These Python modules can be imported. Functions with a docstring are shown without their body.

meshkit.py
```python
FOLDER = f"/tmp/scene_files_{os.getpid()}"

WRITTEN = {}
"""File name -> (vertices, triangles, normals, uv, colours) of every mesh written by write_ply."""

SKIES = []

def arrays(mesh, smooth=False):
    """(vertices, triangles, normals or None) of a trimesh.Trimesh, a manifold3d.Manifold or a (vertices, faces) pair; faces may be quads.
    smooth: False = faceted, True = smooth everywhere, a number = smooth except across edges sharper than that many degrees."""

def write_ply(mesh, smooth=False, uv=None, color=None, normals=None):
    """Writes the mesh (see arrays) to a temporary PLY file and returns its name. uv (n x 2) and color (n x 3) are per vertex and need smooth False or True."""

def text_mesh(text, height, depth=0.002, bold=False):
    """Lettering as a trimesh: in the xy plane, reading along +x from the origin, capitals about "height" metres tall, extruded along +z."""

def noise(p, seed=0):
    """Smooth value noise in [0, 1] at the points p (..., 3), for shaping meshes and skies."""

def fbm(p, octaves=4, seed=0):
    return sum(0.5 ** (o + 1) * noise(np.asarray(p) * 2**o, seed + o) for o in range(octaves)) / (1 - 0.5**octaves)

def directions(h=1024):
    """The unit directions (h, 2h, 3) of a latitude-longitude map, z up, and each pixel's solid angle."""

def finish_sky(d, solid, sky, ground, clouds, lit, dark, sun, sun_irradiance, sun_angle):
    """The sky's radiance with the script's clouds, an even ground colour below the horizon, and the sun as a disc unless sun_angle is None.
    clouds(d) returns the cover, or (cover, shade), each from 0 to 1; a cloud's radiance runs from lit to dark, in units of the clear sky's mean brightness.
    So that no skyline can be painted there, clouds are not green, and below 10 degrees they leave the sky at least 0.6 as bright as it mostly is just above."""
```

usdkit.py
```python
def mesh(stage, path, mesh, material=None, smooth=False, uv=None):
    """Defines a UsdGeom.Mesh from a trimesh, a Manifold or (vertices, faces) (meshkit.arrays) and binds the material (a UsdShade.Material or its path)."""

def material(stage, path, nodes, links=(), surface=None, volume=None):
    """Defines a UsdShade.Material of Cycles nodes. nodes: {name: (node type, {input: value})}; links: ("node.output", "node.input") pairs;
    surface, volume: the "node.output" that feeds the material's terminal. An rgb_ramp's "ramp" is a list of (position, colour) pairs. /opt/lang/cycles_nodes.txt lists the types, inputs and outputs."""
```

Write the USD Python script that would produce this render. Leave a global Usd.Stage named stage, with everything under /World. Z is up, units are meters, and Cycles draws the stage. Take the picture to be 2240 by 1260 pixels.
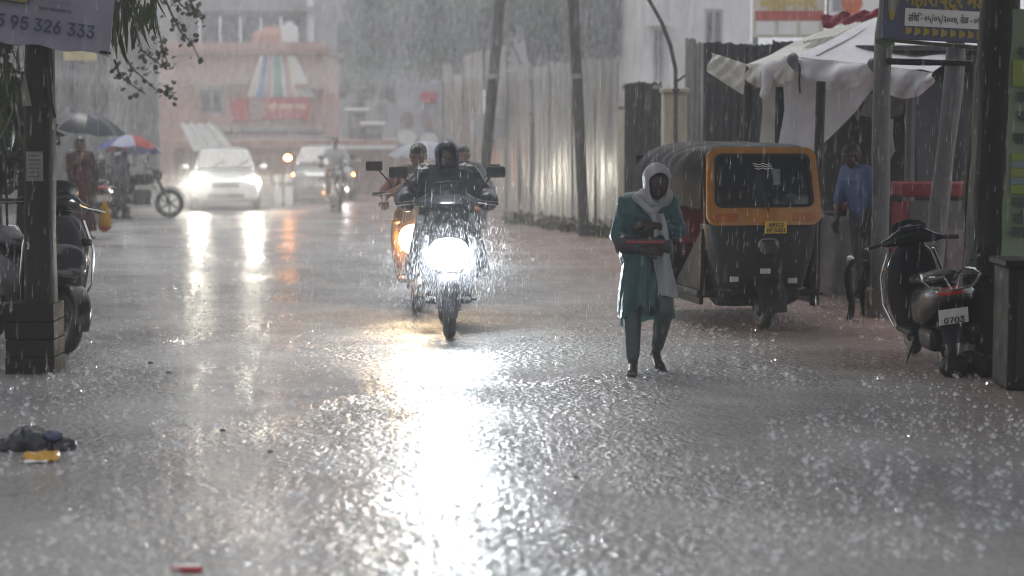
import math, glob, random
import numpy as np, trimesh, manifold3d as m3d
import usdkit, meshkit
from shapely.geometry import Polygon
from shapely import affinity, union_all, box as sbox
from pxr import Usd, UsdGeom, UsdLux, UsdShade, Gf, Sdf
MF = m3d.Manifold
stage = Usd.Stage.CreateInMemory()
UsdGeom.SetStageUpAxis(stage, "Z")
UsdGeom.SetStageMetersPerUnit(stage, 1.0)
UsdGeom.Xform.Define(stage, '/World')
RNG = np.random.default_rng(7)
PI = math.pi

# ------------------------------------------------------------------ camera, sky, sun, exposure
EYE = np.array([0.0, 0.0, 1.9])
FPX = 4500.0                       # focal length in pixels of the 2240 px wide photograph
PITCH = math.atan(375.0 / FPX)
cam = UsdGeom.Camera.Define(stage, '/World/camera')
cam.AddTranslateOp().Set(Gf.Vec3d(*EYE))
cam.AddRotateXOp().Set(90.0 - math.degrees(PITCH))
cam.CreateHorizontalApertureAttr(36.0)
cam.CreateVerticalApertureAttr(20.25)
cam.CreateFocalLengthAttr(36.0 * FPX / 2240)
cam.CreateClippingRangeAttr(Gf.Vec2f(0.1, 3000))
cam.CreateFStopAttr(1.6)
cam.CreateFocusDistanceAttr(16.8)
cam.CreateExposureAttr(1.04)
SUN_DIR = np.array([-0.25, 0.75, 1.3]); SUN_DIR /= np.linalg.norm(SUN_DIR)
SKY_STRENGTH, SUN_INTENSITY, HAZE_DENSITY = 0.10, 0.14, 0.0029
dome = UsdLux.DomeLight.Define(stage, '/World/sky')
usdkit.material(stage, '/World/Looks/overcast_sky', {
    's': ('sky_texture', {'sky_type': 'single_scattering', 'sun_disc': False, 'sun_elevation': float(math.asin(SUN_DIR[2])),
                          'sun_rotation': float(math.atan2(SUN_DIR[0], SUN_DIR[1])), 'altitude': 300.0, 'air_density': 1.0, 'aerosol_density': 3.0, 'ozone_density': 1.0}),
    'tc': ('texture_coordinate', {}),
    'n': ('noise_texture', {'scale': 2.2, 'detail': 5.0, 'roughness': 0.55}),
    'r': ('rgb_ramp', {'ramp': [(0.3, (3.0, 3.1, 3.3)), (0.7, (4.5, 4.55, 4.65))]}),
    'm': ('mix', {'fac': 0.93}),
    'b': ('background_shader', {'strength': SKY_STRENGTH})},
    [('tc.generated', 'n.vector'), ('n.fac', 'r.fac'), ('s.color', 'm.color1'), ('r.color', 'm.color2'), ('m.color', 'b.color')], surface='b.background')
UsdShade.MaterialBindingAPI.Apply(dome.GetPrim()).Bind(UsdShade.Material.Get(stage, '/World/Looks/overcast_sky'))
dome.GetPrim().SetCustomDataByKey('kind', 'structure')
sun = UsdLux.DistantLight.Define(stage, '/World/sun')
sun.CreateNormalizeAttr(True) if hasattr(sun, 'CreateNormalizeAttr') else None
UsdLux.LightAPI(sun.GetPrim()).CreateNormalizeAttr(True)
sun.CreateIntensityAttr(SUN_INTENSITY)
sun.CreateAngleAttr(25.0)
sun.CreateColorAttr(Gf.Vec3f(1.0, 0.96, 0.9))
_z = SUN_DIR
_x = np.cross([0, 0, 1.0], _z); _x /= np.linalg.norm(_x); _y = np.cross(_z, _x)
sun.AddTransformOp().Set(Gf.Matrix4d(*_x, 0, *_y, 0, *_z, 0, 0, 0, 0, 1))

# ------------------------------------------------------------------ pixel helpers (photograph pixels -> world points at a real depth)
_FW = np.array([0, math.cos(PITCH), -math.sin(PITCH)]); _UP = np.array([0, math.sin(PITCH), math.cos(PITCH)])
def ray(px, py):
    return _FW + (px - 1120) / FPX * np.array([1.0, 0, 0]) + (630 - py) / FPX * _UP
def at(px, py, Y):
    d = ray(px, py); return EYE + d * (Y / d[1])

# ------------------------------------------------------------------ naming, things and parts
_used = {}
def _path(parent, name):
    k = (parent, name); n = _used.get(k, -1) + 1; _used[k] = n
    return f'{parent}/{name}' + (f'_{n:03d}' if n else '')
def meta(prim, label=None, cat=None, group=None, kind=None):
    for k, v in (('label', label), ('category', cat), ('group', group), ('kind', kind)):
        if v: prim.SetCustomDataByKey(k, v)
    return prim
def thing(name, label, cat, loc=(0, 0, 0), rz=0.0, group=None, kind=None, lean=0.0, leanaxis='X', scale=None):
    p = _path('/World', name)
    x = UsdGeom.Xform.Define(stage, p)
    x.AddTranslateOp().Set(Gf.Vec3d(*map(float, loc)))
    x.AddRotateZOp().Set(math.degrees(rz))
    if lean: (x.AddRotateXOp() if leanaxis == 'X' else x.AddRotateYOp()).Set(math.degrees(lean))
    if scale: x.AddScaleOp().Set(Gf.Vec3f(scale, scale, scale))
    meta(x.GetPrim(), label, cat, group, kind)
    return p
def part(parent, name, mesh, mat, smooth=35, label=None, kind=None):
    p = _path(parent, name)
    if isinstance(mesh, (list,)): mesh = trimesh.util.concatenate(mesh)
    m = usdkit.mesh(stage, p, mesh, mat, smooth=smooth)
    meta(m.GetPrim(), label, None, None, kind)
    return p
def solo(name, mesh, mat, label=None, cat=None, group=None, kind=None, smooth=35):
    p = part('/World', name, mesh, mat, smooth)
    meta(stage.GetPrimAtPath(p), label, cat, group, kind)
    return p

# ------------------------------------------------------------------ materials
_mats = {}
def M(name, col, rough=0.5, metal=0.0, var=0.18, vs=5.0, bump=0.0, bs=60.0, coat=0.0, spec=0.5, grime=0.0, trans=0.0, sheen=0.0, stretch=None):
    """A principled material with uneven colour and gloss, grime streaks and fine relief."""
    if name in _mats: return _mats[name]
    c = np.array(col, float)
    nodes = {'tc': ('texture_coordinate', {}), 'mp': ('mapping', {'scale': stretch or (1.0, 1.0, 1.0)}),
             'n': ('noise_texture', {'scale': vs, 'detail': 4.0, 'roughness': 0.6}),
             'r': ('rgb_ramp', {'ramp': [(0.25, tuple(c * (1 - var))), (0.5, tuple(c)), (0.78, tuple(np.minimum(c * (1 + var), 0.95)))]}),
             'rr': ('rgb_ramp', {'ramp': [(0.3, (rough * 0.75,) * 3), (0.75, (min(1, rough * 1.3),) * 3)]}),
             'p': ('principled_bsdf', {'metallic': metal, 'coat_weight': coat, 'specular_ior_level': spec, 'transmission_weight': trans, 'sheen_weight': sheen})}
    links = [('tc.object', 'mp.vector'), ('mp.vector', 'n.vector'), ('n.fac', 'r.fac'), ('n.fac', 'rr.fac'), ('rr.color', 'p.roughness')]
    out = 'r.color'
    if grime:
        nodes['gm'] = ('mapping', {'scale': (6.0, 6.0, 0.7)})
        nodes['g'] = ('noise_texture', {'scale': 1.6, 'detail': 6.0, 'roughness': 0.65})
        nodes['gr'] = ('rgb_ramp', {'ramp': [(0.42, (0, 0, 0)), (0.72, (grime,) * 3)]})
        nodes['gx'] = ('mix', {'color2': (0.06, 0.05, 0.04)})
        links += [('tc.object', 'gm.vector'), ('gm.vector', 'g.vector'), ('g.fac', 'gr.fac'), ('gr.color', 'gx.fac'), (out, 'gx.color1')]
        out = 'gx.color'
    links.append((out, 'p.base_color'))
    if bump:
        nodes['bn'] = ('noise_texture', {'scale': bs, 'detail': 3.0})
        nodes['b'] = ('bump', {'strength': bump, 'distance': 0.01})
        links += [('mp.vector', 'bn.vector'), ('bn.fac', 'b.height'), ('b.normal', 'p.normal')]
    _mats[name] = usdkit.material(stage, '/World/Looks/' + name, nodes, links, surface='p.BSDF')
    return _mats[name]
def lamp(name, col, strength):
    if name not in _mats:
        _mats[name] = usdkit.material(stage, '/World/Looks/' + name, {'e': ('emission', {'color': col, 'strength': strength})}, surface='e.emission')
    return _mats[name]
def glass(name, tint=(0.85, 0.9, 0.9), body=(0.02, 0.02, 0.02), opaque=0.0):
    """A pane: clear and glossy by fresnel, with an optional share of a film on it."""
    if name not in _mats:
        _mats[name] = usdkit.material(stage, '/World/Looks/' + name, {
            'f': ('fresnel', {'IOR': 1.5}), 't': ('transparent_bsdf', {'color': tint}), 'g': ('glossy_bsdf', {'color': (1, 1, 1), 'roughness': 0.04}),
            'd': ('diffuse_bsdf', {'color': body}), 'm0': ('mix_closure', {'fac': opaque}), 'm': ('mix_closure', {})},
            [('t.BSDF', 'm0.closure1'), ('d.BSDF', 'm0.closure2'), ('f.fac', 'm.fac'), ('m0.closure', 'm.closure1'), ('g.BSDF', 'm.closure2')], surface='m.closure')
    return _mats[name]
def cloth(name, col, thru=0.35, var=0.15, vs=4.0, rough=0.5, wet=0.25, bs=25.0, bump=0.3):
    """Thin cloth or plastic sheet: lets light through, with a wet sheen."""
    if name not in _mats:
        c = np.array(col, float)
        _mats[name] = usdkit.material(stage, '/World/Looks/' + name, {
            'tc': ('texture_coordinate', {}), 'n': ('noise_texture', {'scale': vs, 'detail': 5.0, 'roughness': 0.6}),
            'r': ('rgb_ramp', {'ramp': [(0.25, tuple(c * (1 - var))), (0.55, tuple(c)), (0.8, tuple(np.minimum(c * (1 + var), 0.95)))]}),
            'bn': ('noise_texture', {'scale': bs, 'detail': 3.0}), 'b': ('bump', {'strength': bump, 'distance': 0.01}),
            'p': ('principled_bsdf', {'roughness': rough, 'specular_ior_level': wet * 2}), 't': ('translucent_bsdf', {}), 'm': ('mix_closure', {'fac': thru})},
            [('tc.object', 'n.vector'), ('tc.object', 'bn.vector'), ('bn.fac', 'b.height'), ('b.normal', 'p.normal'), ('n.fac', 'r.fac'), ('r.color', 'p.base_color'), ('r.color', 't.color'),
             ('p.BSDF', 'm.closure1'), ('t.BSDF', 'm.closure2')], surface='m.closure')
    return _mats[name]

# ------------------------------------------------------------------ mesh helpers
V = lambda *a: np.array(a, float)
def cat(*ms): return trimesh.util.concatenate([m for m in ms])
def box(c, s, rz=0.0):
    m = trimesh.creation.box(s); 
    if rz: m.apply_transform(trimesh.transformations.rotation_matrix(rz, [0, 0, 1]))
    m.apply_translation(c); return m
def tm(man):
    k = man.to_mesh(); return trimesh.Trimesh(np.array(k.vert_properties)[:, :3], np.array(k.tri_verts), process=False)
def hullpts(pts):
    return tm(MF.hull_points(np.asarray(pts, float)))
def rbox(c, s, r=0.02, rz=0.0, ry=0.0, rx=0.0, seg=8):
    """A box with rounded edges."""
    s = np.array(s, float) / 2; r = min(r, s.min() * 0.99)
    m = MF.batch_hull([MF.sphere(r, seg).translate([a * (s[0] - r), b * (s[1] - r), d * (s[2] - r)]) for a in (-1, 1) for b in (-1, 1) for d in (-1, 1)])
    m = m.rotate([math.degrees(rx), math.degrees(ry), math.degrees(rz)]).translate(list(map(float, c)))
    return tm(m)
def frame_of(t):
    t = t / (np.linalg.norm(t) + 1e-12)
    a = np.cross(t, [0, 0, 1.0] if abs(t[2]) < 0.9 else [1.0, 0, 0]); a /= np.linalg.norm(a)
    return t, a, np.cross(t, a)
def tube(pts, r, n=8, cap=True):
    """A round tube through points; r may vary per point."""
    p = np.asarray(pts, float); r = np.broadcast_to(r, (len(p),))
    rings, a = [], None
    T = np.gradient(p, axis=0)
    for i in range(len(p)):
        t = T[i] / (np.linalg.norm(T[i]) + 1e-12)
        if a is None: _, a, _ = frame_of(t)
        a = a - t * (a @ t); a /= np.linalg.norm(a) + 1e-12
        b = np.cross(t, a); ang = np.arange(n) * 2 * PI / n
        rings.append(p[i] + r[i] * (np.cos(ang)[:, None] * a + np.sin(ang)[:, None] * b))
    return loft(rings, cap)
def loft(rings, cap=True):
    """Skins closed rings of equal point count."""
    R = np.array(rings); k, n = R.shape[:2]; v = R.reshape(-1, 3)
    i, j = np.meshgrid(np.arange(k - 1), np.arange(n), indexing='ij')
    a, b, c, d = i * n + j, i * n + (j + 1) % n, (i + 1) * n + (j + 1) % n, (i + 1) * n + j
    f = np.vstack([np.stack([a, b, c], -1).reshape(-1, 3), np.stack([a, c, d], -1).reshape(-1, 3)])
    if cap:
        v = np.vstack([v, R[0].mean(0), R[-1].mean(0)]); j = np.arange(n); o = (k - 1) * n
        f = np.vstack([f, np.stack([(j + 1) % n, j, np.full(n, k * n)], -1), np.stack([o + j, o + (j + 1) % n, np.full(n, k * n + 1)], -1)])
    m = trimesh.Trimesh(v, f, process=False)
    if cap and m.volume < 0: m.invert()
    return m
def sring(c, u, v, a, b, e=2.6, n=20):
    """A superellipse ring round c with half axes a*u and b*v."""
    t = np.arange(n) * 2 * PI / n; cs, sn = np.cos(t), np.sin(t)
    x = np.sign(cs) * np.abs(cs) ** (2 / e) * a; y = np.sign(sn) * np.abs(sn) ** (2 / e) * b
    return np.asarray(c, float) + x[:, None] * np.asarray(u, float) + y[:, None] * np.asarray(v, float)
def xloft(secs, e=2.6, n=20):
    """Sections across x: (x, half width, z low, z high)."""
    return loft([sring((x, 0, (a + b) / 2), (0, 1, 0), (0, 0, 1), w, (b - a) / 2, e, n) for x, w, a, b in secs])
def lathe(profile, n=20, axis='z', c=(0, 0, 0)):
    m = trimesh.creation.revolve(np.array(profile, float), sections=n)
    if axis == 'y': m.apply_transform(trimesh.transformations.rotation_matrix(PI / 2, [1, 0, 0]))
    if axis == 'x': m.apply_transform(trimesh.transformations.rotation_matrix(PI / 2, [0, 1, 0]))
    m.apply_translation(c); return m
def ell(c, s, sub=2):
    m = trimesh.creation.icosphere(sub); m.apply_scale(s); m.apply_translation(c); return m
def moved(m, loc=(0, 0, 0), rz=0.0, ry=0.0, rx=0.0):
    m = m.copy()
    for a, ax in ((rx, [1, 0, 0]), (ry, [0, 1, 0]), (rz, [0, 0, 1])):
        if a: m.apply_transform(trimesh.transformations.rotation_matrix(a, ax))
    m.apply_translation(loc); return m
def grid(fn, nu, nv, thick=0.0):
    """A sheet fn(u, v) -> points (vectorised over arrays), optionally thickened."""
    u, v = np.meshgrid(np.linspace(0, 1, nu), np.linspace(0, 1, nv), indexing='ij')
    P = np.asarray(fn(u, v)); P = np.moveaxis(P, 0, -1) if P.shape[0] == 3 and P.ndim == 3 and P.shape[-1] != 3 else P
    v_ = P.reshape(-1, 3); i, j = np.meshgrid(np.arange(nu - 1), np.arange(nv - 1), indexing='ij')
    a, b, c, d = i * nv + j, (i + 1) * nv + j, (i + 1) * nv + j + 1, i * nv + j + 1
    f = np.vstack([np.stack([a, b, c], -1).reshape(-1, 3), np.stack([a, c, d], -1).reshape(-1, 3)])
    m = trimesh.Trimesh(v_, f, process=False)
    if thick:
        nr = m.vertex_normals * thick; k = len(v_)
        edge = np.concatenate([np.arange(nv), np.arange(1, nu) * nv + nv - 1, (nu - 1) * nv + np.arange(nv - 2, -1, -1), np.arange(nu - 2, 0, -1) * nv])
        e2 = np.roll(edge, -1)
        m = trimesh.Trimesh(np.vstack([v_, v_ - nr]), np.vstack([f, f[:, ::-1] + k, np.stack([edge, edge + k, e2 + k], -1), np.stack([edge, e2 + k, e2], -1)]), process=False)
        m.fix_normals() if len(m.faces) < 3000 else None
    return m
def poly_sheet(pts, z):
    """A flat polygon sheet."""
    v, f = trimesh.creation.triangulate_polygon(Polygon(pts), engine='earcut')
    m = trimesh.Trimesh(np.column_stack([v, np.full(len(v), z)]), f, process=False)
    if m.face_normals[:, 2].mean() < 0: m.invert()
    return m
def prism(pts, depth):
    return trimesh.creation.extrude_polygon(Polygon(pts), depth, engine='earcut')
def soft(bones, ref=0.02, it=8, cut=None):
    """Bones ((p, r), (q, s), ...) become hulls of spheres, joined into one smoothed skin."""
    ms = [MF.batch_hull([MF.sphere(float(r), 12).translate(list(map(float, p))) for p, r in b]) for b in bones]
    m = MF.batch_boolean(ms, m3d.OpType.Add)
    if cut is not None: m = m - cut
    t = tm(m.refine_to_length(ref)); t.merge_vertices()
    return trimesh.smoothing.filter_taubin(t, iterations=it)
_FONTS = {}
def letters(text, height, depth=0.002, dev=False, bold=False):
    """Lettering in the xy plane, reading along +x, capitals about height tall; Devanagari with dev."""
    if not dev: return meshkit.text_mesh(text, height, depth, bold)
    from PIL import Image, ImageDraw, ImageFont
    if 'd' not in _FONTS: _FONTS['d'] = ImageFont.truetype(glob.glob("/opt/blender-*/*/datafiles/fonts/NotoSansDevanagari-Regular.woff2")[0], 72)
    font = _FONTS['d']
    x0, y0, x1, y1 = font.getbbox(text, anchor='ls', stroke_width=2)
    im = Image.new('L', (x1 - x0 + 8, y1 - y0 + 8)); ImageDraw.Draw(im).text((4 - x0, 4 - y0), text, 255, font, anchor='ls', stroke_width=2 if bold else 1)
    on = np.pad(np.asarray(im) > 127, ((0, 0), (1, 1))).astype(np.int8)
    rows, st = np.nonzero(np.diff(on, axis=1) == 1); en = np.nonzero(np.diff(on, axis=1) == -1)[1]
    shp = union_all(sbox(st, -rows - 1, en, -rows)).buffer(0.6).buffer(-0.6).simplify(0.9)
    s = height / 52.0; shp = affinity.affine_transform(shp, [s, 0, 0, s, 0, (4 - y0) * s])
    return trimesh.util.concatenate([trimesh.creation.extrude_polygon(g, depth, engine='earcut') for g in getattr(shp, 'geoms', [shp])])
def stand(m, fit=None, centre=True):
    """Lettering laid in xy -> standing in xz, facing -y, centred; fit = largest width."""
    m = m.copy(); b = m.bounds
    if fit and b[1][0] - b[0][0] > fit: m.apply_scale([fit / (b[1][0] - b[0][0]), 1, 1])
    if centre: m.apply_translation(-m.bounds.mean(0))
    m.apply_transform(trimesh.transformations.rotation_matrix(PI / 2, [1, 0, 0])); return m
# ------------------------------------------------------------------ street axes: the street runs away to the left
SDIR = V(-0.21, 1.0, 0); SDIR /= np.linalg.norm(SDIR); SNRM = V(SDIR[1], -SDIR[0], 0)   # SNRM points to the right of the street
SROT = math.atan2(SDIR[1], SDIR[0]) - PI / 2
def wet(name, cols, rough=(0.14, 0.34), ripple=0.9, vs=0.6, silt=False):
    """Ground under running rainwater: ripples of several sizes and ring marks of drops on a dark, silty base."""
    return usdkit.material(stage, '/World/Looks/' + name, {
        'g': ('geometry', {}),
        'n': ('noise_texture', {'scale': vs, 'detail': 6.0, 'roughness': 0.6}),
        'n2': ('noise_texture', {'scale': 45.0, 'detail': 3.0, 'roughness': 0.7}),
        'r': ('rgb_ramp', {'ramp': [(0.3, cols[0]), (0.5, cols[1]), (0.7, cols[2])]}),
        'ag': ('rgb_ramp', {'ramp': [(0.35, (0.6, 0.6, 0.6)), (0.65, (1.3, 1.3, 1.3))]}),
        'mx': ('mix', {'mix_type': 'multiply', 'fac': 0.6}),
        'rr': ('rgb_ramp', {'ramp': [(0.35, (rough[0],) * 3), (0.7, (rough[1],) * 3)]}),
        'w1': ('noise_texture', {'scale': 8.5, 'detail': 4.0, 'roughness': 0.6, 'distortion': 0.6}),
        'w2': ('noise_texture', {'scale': 21.0, 'detail': 2.0, 'roughness': 0.5}),
        'vo': ('voronoi_texture', {'feature': 'f1', 'scale': 7.0, 'randomness': 1.0}),
        'vr': ('rgb_ramp', {'ramp': [(0.0, (0.0,) * 3), (0.10, (1.0,) * 3), (0.17, (0.25,) * 3), (0.24, (0.7,) * 3), (0.34, (0.4,) * 3), (1.0, (0.4,) * 3)]}),
        'wb': ('noise_texture', {'scale': 1.7, 'detail': 3.0}), 'pm': ('noise_texture', {'scale': 0.55, 'detail': 4.0}), 'pr': ('rgb_ramp', {'ramp': [(0.38, (0.35,) * 3), (0.6, (1.0,) * 3)]}), 'pb': ('rgb_to_bw', {}),
        'sd': ('vector_math', {'math_type': 'dot_product', 'vector2': tuple(SNRM)}), 'sn': ('noise_texture', {'scale': 0.45, 'detail': 5.0}),
        'sa': ('math', {'math_type': 'multiply_add', 'value2': 2.6}), 'sm': ('map_range', {'range_type': 'smoothstep', 'from_min': float(V(-0.6, 17.6, 0) @ SNRM) + 2.9, 'from_max': float(V(-0.6, 17.6, 0) @ SNRM) + 4.9, 'to_min': 0.0, 'to_max': 0.85 if silt else 0.0, 'clamp': True}),
        'la': ('math', {'math_type': 'multiply_add', 'value2': 0.5}), 'lb': ('math', {'math_type': 'add', 'value2': 2.01 - float(V(-0.6, 17.6, 0) @ SNRM)}), 'lc': ('math', {'math_type': 'absolute'}),
        'ld': ('map_range', {'range_type': 'smoothstep', 'from_min': 0.10, 'from_max': 0.26, 'to_min': 0.55 if silt else 0.0, 'to_max': 0.0, 'clamp': True}), 'ln': ('noise_texture', {'scale': 2.6, 'detail': 5.0}), 'lx': ('mix', {'color2': (0.50, 0.48, 0.46)}),
        'sx': ('mix', {'color2': (0.285, 0.182, 0.148)}),
        'a1': ('math', {'math_type': 'multiply_add', 'value2': 0.55}),
        'a2': ('math', {'math_type': 'multiply_add', 'value2': 0.35}),
        'a3': ('math', {'math_type': 'multiply_add', 'value2': 0.9}),
        'vb': ('rgb_to_bw', {}),
        'b': ('bump', {'strength': ripple, 'distance': 0.08}),
        'p': ('principled_bsdf', {'specular_ior_level': 0.5, 'ior': 1.36, 'coat_weight': 0.0})},
        [('g.position', x + '.vector') for x in ('n', 'n2', 'sn', 'w1', 'w2', 'vo', 'wb', 'pm')] +
        [('n.fac', 'r.fac'), ('n2.fac', 'ag.fac'), ('g.position', 'sd.vector1'), ('sn.fac', 'sa.value1'), ('sd.value', 'sa.value3'), ('sa.value', 'sm.value'), ('sm.result', 'sx.fac'), ('r.color', 'sx.color1'), ('g.position', 'ln.vector'), ('ln.fac', 'la.value1'), ('sd.value', 'la.value3'), ('la.value', 'lb.value1'), ('lb.value', 'lc.value1'), ('lc.value', 'ld.value'), ('ld.result', 'lx.fac'), ('sx.color', 'lx.color1'), ('lx.color', 'mx.color1'), ('ag.color', 'mx.color2'), ('mx.color', 'p.base_color'), ('n.fac', 'rr.fac'), ('rr.color', 'p.roughness'),
         ('vo.distance', 'vr.fac'), ('vr.color', 'vb.color'), ('w1.fac', 'a1.value1'), ('vb.val', 'a2.value1'), ('a1.value', 'a2.value3'), ('w2.fac', 'a1.value3'),
         ('wb.fac', 'a3.value1'), ('a2.value', 'a3.value3'), ('a3.value', 'b.height'), ('pm.fac', 'pr.fac'), ('pr.color', 'pb.color'), ('pb.val', 'b.strength'), ('b.normal', 'p.normal')], surface='p.BSDF')
wet_road = wet('wet_road', [(0.23, 0.226, 0.222), (0.30, 0.294, 0.288), (0.37, 0.36, 0.35)], silt=True)
wet_soil = wet('wet_soil', [(0.12, 0.117, 0.113), (0.17, 0.165, 0.16), (0.22, 0.213, 0.205)], rough=(0.22, 0.45), vs=1.4, silt=True)
def gz(y):
    t = np.clip((np.asarray(y, float) - 26) / 24, 0, 1); return -0.25 * t * t * (3 - 2 * t)
def gnd(px, py, z=0.0):
    d = ray(px, py); q = None
    for _ in range(12):
        q = EYE + d * ((z - EYE[2]) / d[2]); z = float(gz(q[1]))
    return q
ys = np.concatenate([[-60], np.linspace(24, 52, 29), [120, 360]])
gl = lambda y: np.stack([np.array([-210.0, 210.0])[None, :].repeat(len(y), 0), y[:, None].repeat(2, 1), (gz(y) - 0.022)[:, None].repeat(2, 1)], -1)
GP = gl(ys)
g = grid(lambda u, v: GP, len(ys), 2)
if g.face_normals[:, 2].mean() < 0: g.invert()
solo('ground', g, wet_soil, kind='structure', smooth=False)
def sheet(pts, dz):
    """A long strip sheet laid on the ground profile; pts = left edge then the right edge reversed."""
    n = len(pts) // 2; L, R = pts[:n], pts[n:][::-1]
    P = np.stack([L, L * 2 / 3 + R / 3, L / 3 + R * 2 / 3, R], 1); P = np.concatenate([P, (gz(P[..., 1]) + dz)[..., None]], -1)
    m = grid(lambda u, v: P, n, 4)
    if m.face_normals[:, 2].mean() < 0: m.invert()
    return m
def strip(offs_l, offs_r, y0, y1, n=80, wob=0.0, seed=0):
    """A sheet along the street between two offsets from its axis line through (-0.6, 17.6); edges wobble."""
    s = np.linspace(y0, y1, n); o = V(-0.6, 17.6, 0)
    wl = (meshkit.fbm(np.column_stack([s * 0.5, s * 0 + seed, s * 0]), 4) - 0.5) * wob; wr = (meshkit.fbm(np.column_stack([s * 0.5, s * 0 + seed + 9, s * 0]), 4) - 0.5) * wob
    L = o + s[:, None] * SDIR + (offs_l + wl)[:, None] * SNRM if np.ndim(offs_l) else o + s[:, None] * SDIR + (offs_l + wl)[:, None] * SNRM
    R = o + s[:, None] * SDIR + (offs_r + wr)[:, None] * SNRM
    return np.vstack([L[:, :2], R[::-1, :2]])
solo('road', sheet(strip(-9.5, 6.5, -26, 150, 200), 0.0), wet_road, kind='structure', smooth=False)
# ------------------------------------------------------------------ far buildings, fence, trees
def X(px, Y): return at(px, 255, Y)[0]
def Z(py, Y): return at(1120, py, Y)[2]
def wallp(x0, x1, z0, z1, holes=(), y=0.0, t=0.25):
    """A wall in the xz plane with openings (x0, x1, z0, z1), its face at y, going back by t."""
    z0 = z0 or -0.3
    P = Polygon([(x0, z0), (x1, z0), (x1, z1), (x0, z1)], [[(a, c), (b, c), (b, d), (a, d)] for a, b, c, d in holes])
    m = trimesh.creation.extrude_polygon(P, t, engine='earcut')
    m.apply_transform(trimesh.transformations.rotation_matrix(PI / 2, [1, 0, 0])); m.apply_translation((0, y + t, 0)); return m
pink = M('pink_plaster', (0.47, 0.27, 0.22), 0.7, var=0.12, vs=1.5, grime=0.35)
pink_dark = M('pink_trim', (0.36, 0.19, 0.155), 0.7, var=0.12, vs=1.5, grime=0.4)
grey_wall = M('grey_plaster', (0.30, 0.30, 0.30), 0.75, var=0.15, vs=1.2, grime=0.5)
dark_wall = M('dark_plaster', (0.11, 0.115, 0.115), 0.75, var=0.2, vs=1.4, grime=0.4)
white_wall = M('white_plaster', (0.62, 0.61, 0.60), 0.7, var=0.08, vs=1.0, grime=0.35)
redwall = M('red_brown_wall', (0.24, 0.12, 0.10), 0.6, var=0.2, vs=2.0, grime=0.4)
dark_glass = M('dark_window', (0.03, 0.035, 0.04), 0.12, var=0.3)
frame_m = M('grey_window_frame', (0.30, 0.31, 0.31), 0.5)
red_sign = M('red_sign', (0.52, 0.03, 0.035), 0.35, var=0.1)
cream = M('cream_paint', (0.72, 0.66, 0.5), 0.5, var=0.08)
white_p = M('white_paint', (0.75, 0.75, 0.74), 0.4, var=0.06)
blue_p = M('blue_stripe', (0.16, 0.26, 0.48), 0.5, grime=.3); green_p = M('green_stripe', (0.07, 0.28, 0.18), 0.5, grime=.3)
steel = M('dull_steel', (0.33, 0.33, 0.33), 0.4, 0.6, grime=0.3)
def window(parent, x0, x1, z0, z1, y, bars=2):
    f = part(parent, 'window', cat(*[box(((x0 + x1) / 2, y, z), (x1 - x0, 0.07, 0.07)) for z in (z0 + 0.035, z1 - 0.035)], *[box((x, y, (z0 + z1) / 2), (0.06, 0.07, z1 - z0 - 0.144)) for x in np.linspace(x0 + 0.03, x1 - 0.03, bars + 1)]), frame_m, False)
    part(f, 'pane', box(((x0 + x1) / 2, y + 0.05, (z0 + z1) / 2), (x1 - x0 - 0.01, 0.02, z1 - z0 - 0.01)), dark_glass, False)
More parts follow.
